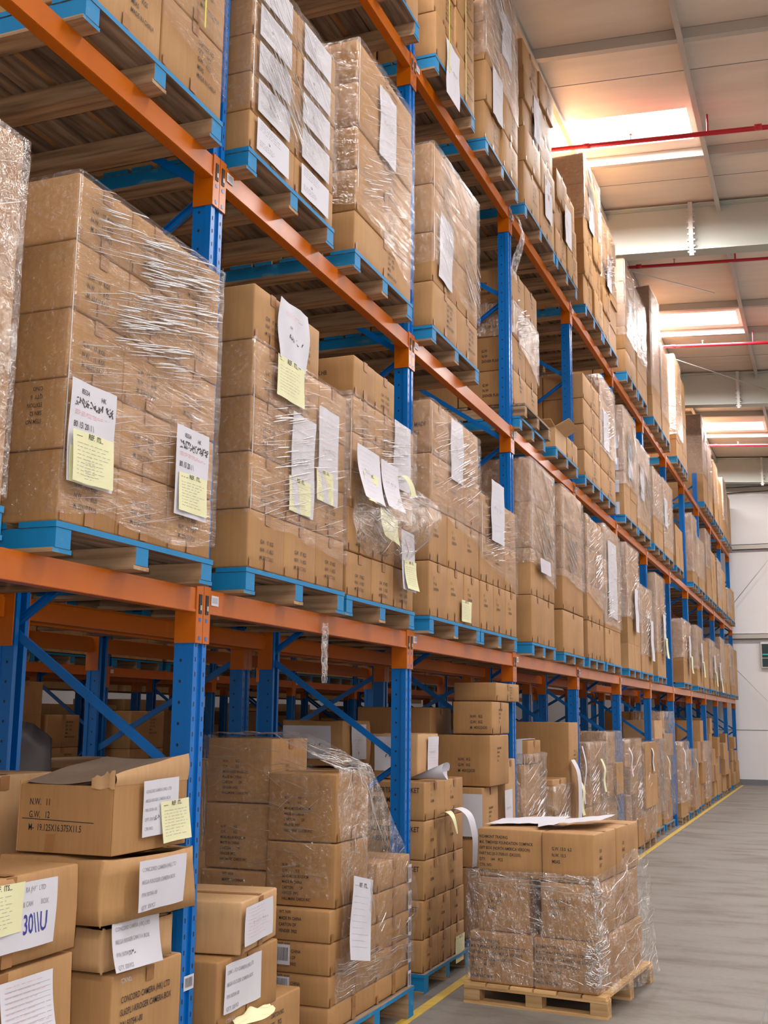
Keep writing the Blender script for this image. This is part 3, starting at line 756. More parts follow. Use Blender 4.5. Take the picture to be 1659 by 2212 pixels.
load(0, 14, 21.9, 22.9, rows(2.28, 3.40, 4), 2, style='plain', side=True, films=[dict(z0a=2.6, z1a=3.4, mtl=M_FILM3)])
load(0, 15, 23.0, 23.9, rows(2.28, 3.2, 3), 2, style='plain')
load(0, 16, 24.3, 25.4, rows(2.28, 3.3, 3), 2, style='plain', films=[dict(z0a=2.5, z1a=3.3, mtl=M_FILM3)])
load(0, 17, 25.5, 26.45, rows(2.28, 3.2, 3), 2, style='plain', films=[dict(z0a=2.5, z1a=3.2, mtl=M_FILM2)])
load(0, 18, 26.8, 27.8, rows(2.28, 3.5, 4), 2, style='plain', films=[dict(z0a=2.5, z1a=3.5, mtl=M_FILM3)])
load(0, 19, 27.95, 28.95, rows(2.28, 3.4, 4), 2, style='plain')
load(0, 20, 29.3, 30.3, rows(2.28, 3.5, 4), 2, style='plain', films=[dict(z0a=2.5, z1a=3.5, mtl=M_FILM3)])
load(0, 21, 30.4, 31.45, rows(2.28, 3.45, 3), 2, style='plain')
# ---- middle beams
load(1, 0, 3.02, 3.98, rows(4.2, 5.5, 4), 2, style='book', side=True, films=[dict(z0a=4.50, z1a=5.5, z0b=4.30, z1b=5.5)], x1=.08)
load(1, 1, 4.22, 5.16, rows(4.2, 5.16, 5), 2, style='plain', side=True, films=[dict(z0a=4.42, z1a=5.16, z0b=4.38, z1b=5.16, amp=.012)], x1=.09)
load(1, 2, 5.44, 6.35, [4.2, 4.435, 4.68, 4.94, 5.21, 5.476], 1, style='book', side=True, films=[dict(z0a=4.48, z1a=5.476, z0b=4.25, z1b=5.476, amp=.010)])
load(1, 3, 6.75, 7.80, [4.2, 4.51, 4.855, 5.2, 5.5], 2, style='book', side=True, films=[dict(z0a=4.62, z1a=5.5, z0b=4.52, z1b=5.5)])
load(1, 4, 9.18, 10.08, [4.32, 4.63, 4.94, 5.25, 5.56], 2, style='dover', side=True, x1=-.0, pal=False, deep=2, cd_=.5, films=[dict(z0a=4.95, z1a=5.25, z0b=4.7, z1b=5.25, mtl=M_FILM2)])
pallet(.06, 9.17, 10.12, 4.0905, 'lower blue-painted pallet of the doubled pair on the middle beams', 'pallets on the middle beams', thick=.112)
pallet(.10, 9.19, 10.16, 4.2035, 'bare upper pallet of the doubled pair on the middle beams', 'pallets on the middle beams', blue=False, thick=.114)
load(1, 5, 10.35, 11.35, [4.2, 4.42], 2, style='plain', side=True, skip=[(0, 0)])
o = empty('opened_carton', (-.06, 10.60, 4.2))
mb = MB(); hx, hy, h, t = .155, .24, .20, .006
mb.box(-hx, hx, -hy, hy, 0, t, M_CARDL); mb.box(hx-t, hx, -hy, hy, t, h, M_CARDL); mb.box(-hx, -hx+t, -hy, hy, t, h, M_CARDL); mb.box(-hx+t, hx-t, -hy, -hy+t, t, h, M_CARDL); mb.box(-hx+t, hx-t, hy-t, hy, t, h, M_CARDL)
mb.build('body', o)
for pts in (((hx, -hy, h), (hx, hy, h), (hx+.13, hy-.02, h+.07), (hx+.13, -hy+.02, h+.07)), ((-hx, hy, h), (hx, hy, h), (hx-.02, hy+.05, h+.13), (-hx+.02, hy+.05, h+.13)), ((-hx, -hy, h), (hx, -hy, h), (hx-.02, -hy-.10, h+.05), (-hx+.02, -hy-.10, h+.05))):
    mb = MB(); a = [Vector(p) for p in pts]; nrm = (a[1]-a[0]).cross(a[3]-a[0]).normalized()*.005
    mb.raw([*a, *[p+nrm for p in a]], [(0, 1, 2, 3), (7, 6, 5, 4), (0, 4, 5, 1), (1, 5, 6, 2), (2, 6, 7, 3), (3, 7, 4, 0)], M_CARDL); mb.build('flap', o)
tag(o, 'low carton with open flaps on the middle beams before the fourth upright', 'carton', 'cartons on the middle beams')
load(1, 6, 11.72, 12.62, [4.2, 4.48, 4.765, 5.05, 5.33], 1, style='book', side=True, deep=2)
load(1, 7, 12.66, 13.60, [4.2, 4.48, 4.765, 5.05, 5.33, 5.58], 1, style='book', films=[dict(z0a=4.7, z1a=5.58, mtl=M_FILM3)])
load(1, 8, 14.22, 15.2, rows(4.2, 5.62, 5), 2, style='plain', side=True, films=[dict(z0a=4.6, z1a=5.62, mtl=M_FILM3)])
load(1, 9, 15.28, 16.42, rows(4.2, 5.42, 4), 3, style='plain', films=[dict(z0a=4.3, z1a=5.42, mtl=M_FILM3)])
load(1, 10, 16.75, 17.75, rows(4.2, 5.35, 4), 2, style='plain', side=True, films=[dict(z0a=4.6, z1a=5.35, mtl=M_FILM3)])
load(1, 11, 17.85, 18.95, rows(4.2, 5.4, 4), 3, style='plain', films=[dict(z0a=4.3, z1a=5.4, mtl=M_FILM3)])
load(1, 12, 19.3, 20.3, rows(4.2, 4.9, 2), 2, style='plain')
load(1, 13, 21.75, 22.6, rows(4.2, 5.5, 4), 1, style='plain', side=True, films=[dict(z0a=4.4, z1a=5.5, mtl=M_FILM2)])
load(1, 14, 22.8, 23.9, rows(4.2, 5.2, 3), 2, style='plain', films=[dict(z0a=4.4, z1a=5.2, mtl=M_FILM2)])
load(1, 15, 24.3, 25.3, rows(4.2, 5.6, 4), 2, style='plain', side=True, films=[dict(z0a=4.8, z1a=5.6, mtl=M_FILM3)])
load(1, 16, 25.4, 26.4, rows(4.2, 5.3, 4), 2, style='plain')
load(1, 17, 26.8, 27.8, rows(4.2, 5.3, 4), 2, style='plain', films=[dict(z0a=4.4, z1a=5.3, mtl=M_FILM3)])
load(1, 18, 27.9, 28.9, rows(4.2, 5.2, 3), 2, style='plain')
load(1, 19, 29.3, 30.3, rows(4.2, 4.9, 2), 2, style='plain', films=[dict(z0a=4.3, z1a=4.9, mtl=M_FILM3)])
load(1, 20, 30.4, 31.45, rows(4.2, 5.0, 2), 2, style='plain')
# ---- upper beams
load(2, 0, 4.22, 5.24, rows(6.18, 7.3, 3), 2, style='plain')
load(2, 1, 5.40, 6.45, rows(6.18, 7.3, 3), 2, style='book')
load(2, 2, 6.80, 7.72, rows(6.18, 7.5, 4), 2, style='book', side=True, jit=.012)
load(2, 3, 8.03, 9.02, [6.18, 6.51, 6.86, 7.2, 7.55, 7.88], 2, style='book', side=True, jit=.014, films=[dict(z0a=6.9, z1a=7.88, z0b=6.75, z1b=7.88, mtl=M_FILM3)])
load(2, 4, 9.27, 10.45, [6.18, 6.59, 6.93, 7.2, 7.5, 7.80], 2, style='book', side=True, jit=.014)
load(2, 5, 10.52, 11.5, rows(6.18, 7.12, 3), 2, style='book', side=True, jit=.02)
load(2, 6, 11.95, 12.95, rows(6.18, 7.98, 5), 2, style='book', side=True, jit=.016, films=[dict(z0a=7.2, z1a=7.98, mtl=M_FILM3)])
load(2, 7, 13.0, 14.0, rows(6.18, 7.70, 5), 2, style='book', jit=.02, films=[dict(z0a=6.9, z1a=7.7, mtl=M_FILM3)])
load(2, 8, 14.66, 15.55, rows(6.20, 7.78, 5), 1, style='plain', side=True, jit=.012, films=[dict(z0a=6.7, z1a=7.78, mtl=M_FILM3)])
load(2, 9, 15.62, 16.5, rows(6.20, 7.7, 5), 1, style='plain', jit=.016, films=[dict(z0a=6.7, z1a=7.7, mtl=M_FILM3)])
load(2, 10, 17.1, 18.05, rows(6.20, 8.3, 6), 1, style='plain', side=True, jit=.016, films=[dict(z0a=6.7, z1a=8.3, mtl=M_FILM3)])
load(2, 11, 18.1, 19.0, rows(6.20, 7.7, 5), 1, style='plain', films=[dict(z0a=6.5, z1a=7.7, mtl=M_FILM3)])
load(2, 12, 19.9, 20.8, rows(6.20, 8.05, 6), 2, style='plain', side=True, films=[dict(z0a=6.6, z1a=8.05, mtl=M_FILM3)])
load(2, 13, 20.85, 21.5, rows(6.20, 7.9, 6), 1, style='plain')
load(2, 14, 24.4, 25.3, rows(6.20, 8.1, 6), 1, style='plain', side=True, films=[dict(z0a=6.8, z1a=8.1, mtl=M_FILM3)])
load(2, 15, 25.4, 26.4, rows(6.20, 7.7, 5), 1, style='plain', films=[dict(z0a=6.6, z1a=7.7, mtl=M_FILM3)])
load(2, 16, 26.8, 27.8, rows(6.20, 7.6, 5), 2, style='plain', films=[dict(z0a=6.6, z1a=7.6, mtl=M_FILM3)])
load(2, 17, 27.9, 28.9, rows(6.20, 7.4, 4), 1, style='plain')
load(2, 18, 29.3, 30.2, rows(6.20, 7.7, 5), 1, style='plain', films=[dict(z0a=6.6, z1a=7.7, mtl=M_FILM3)])
load(2, 19, 30.3, 31.4, rows(6.20, 7.5, 4), 2, style='plain')
#@@F0
# ---- near floor stacks (left edge of the view)
FG = 'cartons of the floor stack beside the nearest upright'
pallet(.05, 2.40, 3.36, 0, 'wooden pallet on the floor under the nearest left stack', 'pallets on the floor', thick=.12)
pallet(.05, 3.42, 4.03, 0, 'wooden pallet on the floor under the crushed cartons', 'pallets on the floor', thick=.12)
cart(-.45, .03, 2.6, 3.32, .122, .445, 'plain', 'brown carton at the foot of the leftmost floor stack', FG)
cart(-.45, .035, 2.6, 3.325, .45, .895, 'ton', 'large brown carton with a curled form, below the pen-marked one', FG, only=True, dent=.4)
cart(-.46, .036, 2.62, 3.327, .90, 1.175, 'ton', 'brown carton with a big blue handwritten label, far left', FG, only=True, dent=.3)
cart(-.38, .03, 3.56, 4.02, .122, .452, 'plain', 'brown carton at the foot of the crushed floor stack', FG)
cart(-.38, .03, 3.56, 4.02, .455, .768, 'concord', 'carton printed with four lines, below the crushed cartons', FG, only=True)
cart(-.38, .01, 3.52, 3.93, .772, .932, 'plain', 'squashed carton with a drooping white label, third in its stack', FG, only=True, dent=.8, mt=M_CARDL, tails=False)
cart(-.38, .05, 3.45, 4.00, .936, 1.172, 'plain', 'leaning crushed carton just below the opened carton', FG, only=True, dent=1.0, tails=False)
cart(-.97, -.485, 3.25, 3.85, .90, 1.44, 'plain', 'plain tan carton behind the opened carton', FG, only=True, mt=M_CARDL)
cart(-.97, -.485, 3.25, 3.85, .122, .897, 'plain', 'tall brown carton hidden under the plain tan one', FG)
# opened carton
def open_carton():
    o = empty('opened_carton', (-.16, 3.735, 1.176), .0)
    hx, hy, h = .205, .245, .25
    mb = MB(); t = .006
    mb.box(hx-t, hx, -hy, hy, 0, h, M_CARD); mb.box(-hx, -hx+t, -hy, hy, 0, h, M_CARD)
    mb.box(-hx+t, hx-t, -hy, -hy+t, 0, h-.012, M_CARD); mb.box(-hx+t, hx-t, hy-t, hy, 0, h, M_CARD); mb.box(-hx+t, hx-t, -hy+t, hy-t, 0, t, M_CARD)
    put_text(mb, STYLES['cam1'][1][0][0], lambda a, c: (-hx+a, -hy-.001, c), .05, .165, .033, M_INK, .68)
    mb.poly([(-hx+.02, -hy-.0012, .115), (hx-.08, -hy-.0012, .108), (hx-.08, -hy-.0012, .111), (-hx+.02, -hy-.0012, .118)], M_INK)
    mb.poly([(-.08, -hy-.0008, .005), (-.04, -hy-.0008, .005), (-.035, -hy-.0008, .065), (-.075, -hy-.0008, .065)], M_TAPE)
    mb.build('body', o, bevel=.004)
    # top: dusty flap rising to the back, warped
    mb = MB()
    def top(u, v): # u across x, v along y
        x = -hx+.03+u*(2*hx-.03); y = -hy+.0+v*2*hy
        z = h-.004+.075*v**.8*(1-.5*u)+.055*u*u*(.6+.4*v)*1.0-.012*math.sin(u*3.1)*(1-v)
        return (x, y, z+.006*noise.noise(Vector((u*3, v*3, 2))))
    mb.grid(top, 12, 12, M_DUST)
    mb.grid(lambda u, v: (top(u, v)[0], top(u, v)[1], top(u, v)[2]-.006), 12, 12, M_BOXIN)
    f = mb.build('top_flap', o, smooth=True); f['label'] = 'dust-covered raised top flap'
    mb = MB()
    def side(u, v): # folded side flap standing on the aisle edge
        y = -hy+u*2*hy; a = top(1, u)
        return (hx+.001+(a[0]-hx)*v+.006*math.sin(v*3.1), y, h-.01+(a[2]-h+.012)*v)
    mb.grid(side, 12, 4, M_CARDL); mb.build('side_flap', o, smooth=True)
    mb = MB()
    mb.grid(lambda u, v: (hx-.10+.10*u+.004, -hy-.004-.004*math.sin(u*9), h-.02+.035*v+.012*noise.noise(Vector((u*7, v*5, 1)))+.03*u*v), 8, 5, M_CARDL)
    mb.build('torn_corner', o, smooth=True)
    tag(o, 'opened brown carton with raised dusty flaps on top of the crushed stack', 'carton', FG)
open_carton()
LG = 'paper labels on the near floor stacks'
sheet('paper_label', (.058, 3.65, 1.425), .24, .20, tilt=.03, seed=1, deco='label', label='torn white label on the opened carton', group=LG, curl=.004)
sheet('yellow_slip', (.066, 3.765, 1.345), .20, .15, kind='yellow', tilt=.03, seed=2, deco='form', label='yellow slip over the torn label of the opened carton', group=LG, curl=.01)
sheet('paper_label', (.094, 3.60, 1.15), .31, .175, tilt=.0, seed=4, deco='label', label='white label on the leaning crushed carton', group=LG, curl=-.004)
sheet('paper_label', (.035, 3.53, .955), .30, .17, tilt=-.03, seed=3, deco='label', label='drooping white label on the squashed carton', group=LG, curl=.03)
sheet('paper_label', (.056, 2.80, 1.150), .378, .20, seed=6, deco='pen', label='white label with blue handwriting on the far left carton', group=LG)
sheet('yellow_slip', (.062, 2.80, 1.155), .21, .148, kind='yellow', seed=5, deco='form', label='yellow slip over the blue handwritten label', group=LG)
sheet('barcode_label', (.0015, 4.085, .66), .075, .055, seed=9, deco='barcode', label='small white label low on the nearest blue upright', group=LG, wave=0)
sheet('paper_form', (.058, 2.93, .868), .25, .25, seed=8, deco='grid', curl=.05, label='curled white form hanging at the bottom left', group=LG)
# boxes right of the nearest upright
GG = 'small cartons right of the nearest upright'
pallet(.05, 4.25, 5.20, 0, 'wooden pallet on the floor right of the nearest upright', 'pallets on the floor', thick=.12)
cart(-.40, .02, 4.42, 5.12, .122, .42, 'book', 'brown carton under a crumpled yellow slip, right of the nearest upright', GG, only=True)
cart(-.36, .058, 4.235, 4.80, .423, .69, 'plain', 'carton with a typed white label, under the smaller dusty carton', GG, only=True, rot=.02)
cart(-.33, .065, 4.34, 4.80, .693, .905, 'plain', 'small dusty carton with a cream label, right of the nearest upright', GG, only=True, rot=.14, mt=M_CARDL)
sheet('paper_label', (.118, 4.365, .885), .34, .155, yaw=.14, seed=11, deco='faint', label='cream label on the small dusty carton', group=LG)
sheet('paper_label', (.076, 4.28, .672), .33, .19, yaw=.02, seed=12, deco='label', label='typed white label below the small dusty carton', group=LG)
mb = MB(); mb.grid(lambda u, v: (.064+.075*u*(.35+.65*math.sin(v*3.1)), 4.37+.34*v, .440-.018*u+.012*noise.noise(Vector((u*2.5, v*3.5, 3)))+.022*(1-u)*math.exp(-((v-.45)/.12)**2)), 10, 20, M_YEL)
tag(mb.build('yellow_slip', smooth=True), 'crumpled yellow slip on the lowest small carton', 'paper', LG)
# shrink-wrapped stack between the first two uprights
SG = 'cartons of the wrapped floor stack between the first two uprights'
pallet(.11, 5.31, 6.44, 0, 'blue pallet under the wrapped floor stack', 'pallets on the floor', thick=.165)
zr = [.168, .283, .427, .577, .730]
nm = ['bottom', 'second', 'third', 'fourth', 'fifth', 'sixth']
for k in range(4):
    for c, (a, b_) in enumerate(((5.31, 5.913), (5.918, 6.44))):
        cart(-.345, .08, a, b_, zr[k], zr[k+1], 'f2s', 'flat carton, %s layer, %s column of the wrapped floor stack' % (nm[k], ['near', 'far'][c]), SG)
        if c == 0: cart(-.732, -.35, a, b_, zr[k], zr[k+1], 'f2s', 'flat carton, %s layer, rear column of the wrapped floor stack' % nm[k], SG)
cart(-0.345, 0.08, 5.918, 6.44, 0.732, 0.887, 'f2s', 'topmost flat carton in the far column of the wrapped floor stack', SG)
cart(-0.307, 0.08, 5.362, 5.792, 0.732, 1.041, 'f2', 'tall printed carton, lower right of the wrapped floor stack', SG, only=True)
cart(-0.307, 0.08, 5.367, 5.792, 1.044, 1.38, 'f2', 'tall printed carton, upper right of the wrapped floor stack', SG, only=True)
cart(-0.694, -0.312, 5.377, 5.802, 0.732, 0.882, 'f2s', 'flat carton, rear column, under the tall printed cartons', SG)
cart(-0.694, -0.312, 5.415, 5.85, 0.885, 1.215, 'f2', 'tall printed carton, lower left of the wrapped floor stack', SG, only=True)
cart(-0.694, -0.312, 5.415, 5.85, 1.218, 1.554, 'f2', 'tall printed carton, topmost of the wrapped floor stack', SG, only=True)
mb = MB()
def tent(u, v):   # film stretched from the high rear carton over the lower one and down to the far end
    A = [(-0.694, 5.396, 1.568), (-0.307, 5.406, 1.568), (0.08, 5.377, 1.394), (0.109, 5.357, 1.022), (0.114, 5.367, 0.655), (0.109, 5.377, 0.49)]
    B = [(-0.694, 5.879, 1.573), (-0.307, 5.879, 1.568), (0.08, 5.831, 1.404), (0.186, 5.957, 1.041), (0.196, 6.237, 0.78), (0.128, 6.479, 0.538)]
    t = u*5; i = min(4, int(t)); f = t-i
    a = Vector(A[i]).lerp(Vector(A[i+1]), f); b = Vector(B[i]).lerp(Vector(B[i+1]), f); p = a.lerp(b, v)
    bul = math.sin(v*math.pi)*.01
    return p+Vector((.02*noise.noise(p*7)+bul, .015*noise.noise(p*6+Vector((3, 0, 0))), .012*noise.noise(p*8)))
mb.grid(tent, 40, 18, M_FILM2)
def skirt(u, v):
    y = 5.33+1.12*v; z = .51-.21*u+.05*noise.noise(Vector((v*4, 0, 1)))
    return (.10+.02*abs(noise.noise(Vector((y*6, z*9, 2)))), y, z)
mb.grid(skirt, 8, 20, M_FILM2)
def nearside(u, v):
    x = -.712+.775*u; z = .78+.78*v*(1 if u < .5 else max(.75, 1-.5*(u-.5)))
    return (x-.09*(1-v)*(u < .1), 5.345+.008*noise.noise(Vector((x*9, z*9, 5))), z)
mb.grid(nearside, 16, 14, M_FILM)
def lefttail(u, v): return (-.713-.10*v*(1-u), 5.40+.3*v, 1.56-.60*u+.02*noise.noise(Vector((u*6, v*6, 7))))
mb.grid(lefttail, 14, 8, M_FILM2)
creases(mb, lambda a, b: tent(a, b)+Vector((.002, -.002, .002)), 90, (.02, .98, .02, .98), .1, .16, .0016, 5, 2.0)
creases(mb, lambda a, b: tent(a, b), 40, (.30, .42, .0, 1.0), 1.5, .5, .002, 6, .1)
creases(mb, skirt, 60, (.1, .9, .02, .98), 1.2, .3, .0016, 7, .5)
creases(mb, nearside, 50, (.1, .95, .05, .95), .2, .3, .0013, 8, .5)
creases(mb, lefttail, 50, (.1, .95, .05, .95), .2, .4, .0022, 9, .5)
tag(mb.build('stretch_film', smooth=True), 'torn loose film draped over the wrapped floor stack', 'stretch film', 'stretch film around the loads')
sheet('paper_strip', (.150, 5.43, .887), .27, .39, tilt=-.20, seed=14, deco='form', curl=.02, label='long white slip hanging on the wrapped floor stack', group=LG)
for q, (x, z, h) in enumerate(((-.341, .562, .095), (-.341, .412, .05))):
    sheet('barcode_label', (x+.14, 5.294, z), .075, h, face='y', seed=q, deco='barcode', label=['upper barcode label on the near side of the wrapped floor stack', 'lower barcode label on the near side of the wrapped floor stack'][q], group=LG, wave=0)
for q in range(5):
    sheet('barcode_label', (.093, 6.38, .83-.145*q), .05, .10, seed=20+q, deco='barcode', label='narrow label at the far edge of the wrapped stack, %s from top' % ORD[q], group=LG, wave=0)
# stack printed PACKET
PG = 'cartons printed PACKET beyond the second upright'
pallet(.0, 6.93, 7.86, 0, 'blue pallet under the cartons printed PACKET', 'pallets on the floor', thick=.115)
zr = [.117, .31, .54, .78, 1.02, 1.26]
for k in range(5):
    ed = [6.95, 7.24, 7.51, 7.81] if k < 2 else [6.98+.0*k, 7.39, 7.79]
    for c in range(len(ed)-1):
        cart(-.60, -.02, ed[c], ed[c+1], zr[k], zr[k+1], 'packet', 'carton printed PACKET, %s layer, %s column' % (nm[k], coln(c, len(ed)-1)[c]), PG)
cart(-.46, -.14, 7.18, 7.62, 1.262, 1.56, 'plain', 'carton with white labels on top of the stack printed PACKET', PG, only=True, dent=.4, mt=M_CARDL, tails=False)
sheet('paper_label', (-.44, 7.170, 1.535), .25, .22, face='y', seed=31, deco='hand2', label='large white label facing the viewer above the printed stack', group=LG)
sheet('paper_label', (-.128, 7.35, 1.535), .22, .22, seed=32, deco='faint', label='white label on the aisle side above the printed stack', group=LG)
mb = MB()
mb.raw([(-.16, 7.06, 1.275)]+[(.07+.012*math.sin(t*.7), 7.14+.055*math.cos(t*math.pi/8), 1.325+.055*math.sin(t*math.pi/8)) for t in range(17)], [(0, i+1, i+2) for i in range(16)], M_PAPER)
tag(mb.build('paper_cone', smooth=True), 'white paper rolled into a cone on the stack printed PACKET', 'paper', LG)
def ribbon(pts, wd, m, name, label, up=(0, 1, 0), seg=24, group=LG):
    mb = MB(); P = [Vector(p) for p in pts]; wv = Vector(up)
    def c(t):
        t *= len(P)-1; i = min(len(P)-2, int(t)); f = t-i
        p0, p1, p2, p3 = P[max(0, i-1)], P[i], P[i+1], P[min(len(P)-1, i+2)]
        return .5*((2*p1)+(p2-p0)*f+(2*p0-5*p1+4*p2-p3)*f*f+(3*p1-p0-3*p2+p3)*f**3)
    ww = wd if callable(wd) else (lambda t: wd)
    mb.grid(lambda u, v: c(u)+wv*(v-.5)*ww(u), seg, 3, m)
    return tag(mb.build(name, smooth=True), label, 'paper', group)
ribbon([(-.01, 7.45, 1.04), (.06, 7.42, 1.075), (.14, 7.42, 1.03), (.17, 7.44, .90), (.165, 7.46, .78), (.16, 7.46, .70)], lambda t: .16-.06*t, M_PAPER, 'paper_strip', 'long white strip curling out of the stack printed PACKET')
ribbon([(0, 7.30, 1.045), (.05, 7.24, 1.065), (.10, 7.2, 1.03), (.12, 7.22, .93)], lambda t: .16*(1-t)+.02, M_YEL, 'yellow_slip', 'yellow slip curling beside the long white strip')
sheet('yellow_slip', (-.012, 7.60, .225), .2, .17, kind='yellow', seed=36, deco='form', label='yellow slip at the foot of the stack printed PACKET', group=LG)
# dark cartons deeper in the first bays
BG = 'cartons standing deep inside the floor bays'
cart(-1.0, -.66, 7.0, 7.6, .12, .72, 'plain', 'dark carton at the foot of the deep stack', BG); cart(-1.0, -.66, 7.0, 7.6, .723, 1.32, 'plain', 'dark carton second in the deep stack', BG)
cart(-1.14, -.68, 7.2, 7.7, 1.33, 1.64, 'plain', 'dusty carton with white labels behind the blue brace', BG, only=True, dent=.5, tails=False)
sheet('paper_label', (-1.13, 7.19, 1.60), .36, .22, face='y', seed=41, deco='hand2', label='white label behind the diagonal blue brace', group=LG)
sheet('paper_label', (-.668, 7.32, 1.61), .26, .24, seed=42, deco='faint', label='crumpled white label on the dusty deep carton', group=LG)
cart(-1.0, -.40, 8.2, 8.7, 1.26, 1.74, 'plain', 'wide dark carton at the back of the second bay', BG)
cart(-1.0, -.40, 8.2, 8.7, .12, 1.257, 'plain', 'large dark carton under the wide one in the second bay', BG)
# stack at the third upright
MG = 'cartons stacked before the third upright'
pallet(.05, 8.1, 9.03, 0, 'wooden pallet on the floor before the third upright', 'pallets on the floor', thick=.115)
cart(-.36, .05, 8.14, 8.62, .117, .60, 'plain', 'brown carton low in the stack before the third upright', MG)
cart(-.36, .02, 8.14, 8.55, .603, 1.165, 'm1', 'brown carton with a large white sheet before the third upright', MG, only=True)
sheet('paper_label', (-.15, 8.128, 1.12), .17, .30, face='y', seed=51, label='blank white sheet on the carton before the third upright', group=LG, wave=.001)
cart(-.38, .065, 8.18, 8.70, 1.17, 1.54, 'm1', 'large brown carton, second from top before the third upright', MG, only=True, tails=False)
cart(-.25, .055, 8.24, 8.78, 1.545, 1.785, 'm1', 'brown carton with blue print near the top, third upright', MG, only=True, rot=.03)
cart(-.28, .06, 8.40, 9.03, 1.79, 1.93, 'book', 'flat topmost brown carton before the third upright', MG, only=True, rot=-.02)
cart(-.25, .03, 8.64, 9.03, .117, .75, 'side', 'brown carton behind the white sheet before the third upright', MG)
cart(-.25, .03, 8.72, 9.02, .753, 1.35, 'plain', 'tan carton squeezed against the third upright', MG, mt=M_CARDL)
sheet('paper_label', (.042, 8.66, 1.12), .22, .30, seed=53, deco='faint', label='white label beside the third upright', group=LG)
# wrapped small stacks in the third bay
HG = 'cartons of the wrapped stacks in the third floor bay'
pallet(.03, 9.3, 10.15, 0, 'wooden pallet on the floor after the third upright', 'pallets on the floor', thick=.115)
cart(-.40, .0, 9.35, 10.10, .117, .52, 'plain', 'brown carton at the foot after the third upright', HG)
cart(-.38, -.01, 9.35, 10.10, .523, .85, 'plain', 'brown carton under film after the third upright', HG)
cart(-.34, -.02, 9.40, 10.05, .853, 1.28, 'plain', 'wrapped carton after the third upright, below the strapped one', HG)
cart(-.30, .0, 9.55, 10.0, 1.285, 1.48, 'side', 'strapped carton topmost after the third upright', HG, only=True)
mb = MB(); mb.box(-.10, -.05, 9.544, 9.548, 1.283, 1.487, M_PAPER); mb.box(-.10, -.05, 9.549, 10.0, 1.484, 1.488, M_PAPER)
tag(mb.build('white_tape_band'), 'white tape band around the topmost carton after the third upright', 'tape')
film_wrap(.0, 9.35, 10.10, .50, 1.36, mtl=M_FILM2, amp=.03, seed=77, off=.03, label='crumpled film around the stack after the third upright')
pallet(.05, 10.28, 11.4, 0, 'wooden pallet on the floor before the fourth upright', 'pallets on the floor', thick=.115)
cart(-.60, .02, 10.32, 11.35, .117, .50, 'plain', 'wide brown carton at the foot before the fourth upright', HG)
cart(-.35, .03, 10.32, 10.9, .503, .80, 'plain', 'wrapped brown carton low before the fourth upright', HG)
cart(-.35, .03, 10.32, 10.9, .803, 1.12, 'plain', 'wrapped brown carton midway before the fourth upright', HG)
cart(-.62, .05, 10.94, 11.36, .503, 1.63, 'dover', 'tall upright brown carton before the fourth upright', HG, only=True, tails=False)
film_wrap(.035, 10.30, 10.92, .45, 1.06, mtl=M_FILM2, amp=.03, seed=78, off=.03, label='crumpled film around the stack before the fourth upright')
ribbon([(.08, 10.95, 1.28), (.13, 10.98, 1.15), (.14, 10.98, .9), (.13, 10.95, .65), (.10, 10.9, .5)], .16, M_PAPER, 'paper_strip', 'long white strips dangling before the fourth upright')
ribbon([(.10, 11.3, 1.40), (.13, 11.34, 1.2), (.115, 11.3, 1.0), (.12, 11.3, .85)], .06, M_PAPER, 'paper_strip', 'thin white strip dangling at the fourth upright')
ribbon([(.10, 11.1, 1.1), (.14, 11.16, .98), (.125, 11.14, .85), (.13, 11.2, .75)], .12, M_YEL, 'yellow_slip', 'yellow slips dangling before the fourth upright')
FL = [(11.80, 12.6, 1.42, 4, M_FILM2, .05), (12.85, 13.75, 1.52, 4, M_FILM3, .03), (14.2, 15.1, 1.42, 4, M_FILM3, .05), (15.25, 16.3, 1.36, 3, M_FILM2, .06),
      (16.85, 17.75, 1.38, 3, M_FILM3, -.02), (17.95, 18.95, 1.78, 5, M_FILM2, -.02), (19.3, 20.25, 1.30, 3, M_FILM3, .05), (20.4, 21.4, 1.15, 3, M_FILM2, .06),
      (21.8, 22.8, 1.65, 4, None, .04), (22.9, 23.9, 1.25, 3, M_FILM3, .05), (24.3, 25.3, 1.7, 5, None, .03), (25.4, 26.4, 1.3, 3, None, .05),
      (26.8, 27.8, 1.15, 3, None, .05), (27.9, 28.9, 1.35, 3, None, .04), (29.3, 30.3, 1.25, 4, None, .05), (30.4, 31.3, .9, 3, None, .05)]
for i, (a, b_, t, n_, fm, xx) in enumerate(FL):
    load(3, 9+i, a, b_, rows(.117, t, n_), 2 if i % 3 else 1, skip=[(n_-1, i % 2)] if i % 3 and fm is not M_FILM3 else (), x1=xx, style='side' if i < 6 else 'plain', side=True, jit=.05, blue=bool(i % 3),
         films=[dict(z0a=.2 if i % 2 else .35, z1a=t, mtl=fm, amp=.022, off=.032)] if fm else ())
cart(-.45, .0, 16.9, 17.7, 1.385, 1.65, 'plain', 'wrapped carton on the floor stack past the sixth upright', 'cartons on the floor', mt=M_CARDL)
r = random.Random(5)
for i in range(6):
    y = 12.3+i*1.75+r.uniform(-.1, .1); z = r.uniform(.95, 1.35)
    ribbon([(.09, y, z), (.125, y+.02, z-.1), (.12, y, z-.22), (.13, y+.03, z-.34)], .07 if i % 2 else .10, M_YEL if i % 3 == 0 else M_PAPER, 'yellow_slip' if i % 3 == 0 else 'paper_strip',
           '%s slip dangling from a floor stack down the aisle, %s along' % ('yellow' if i % 3 == 0 else 'white', ORD[i]), group='slips dangling from the far floor stacks')
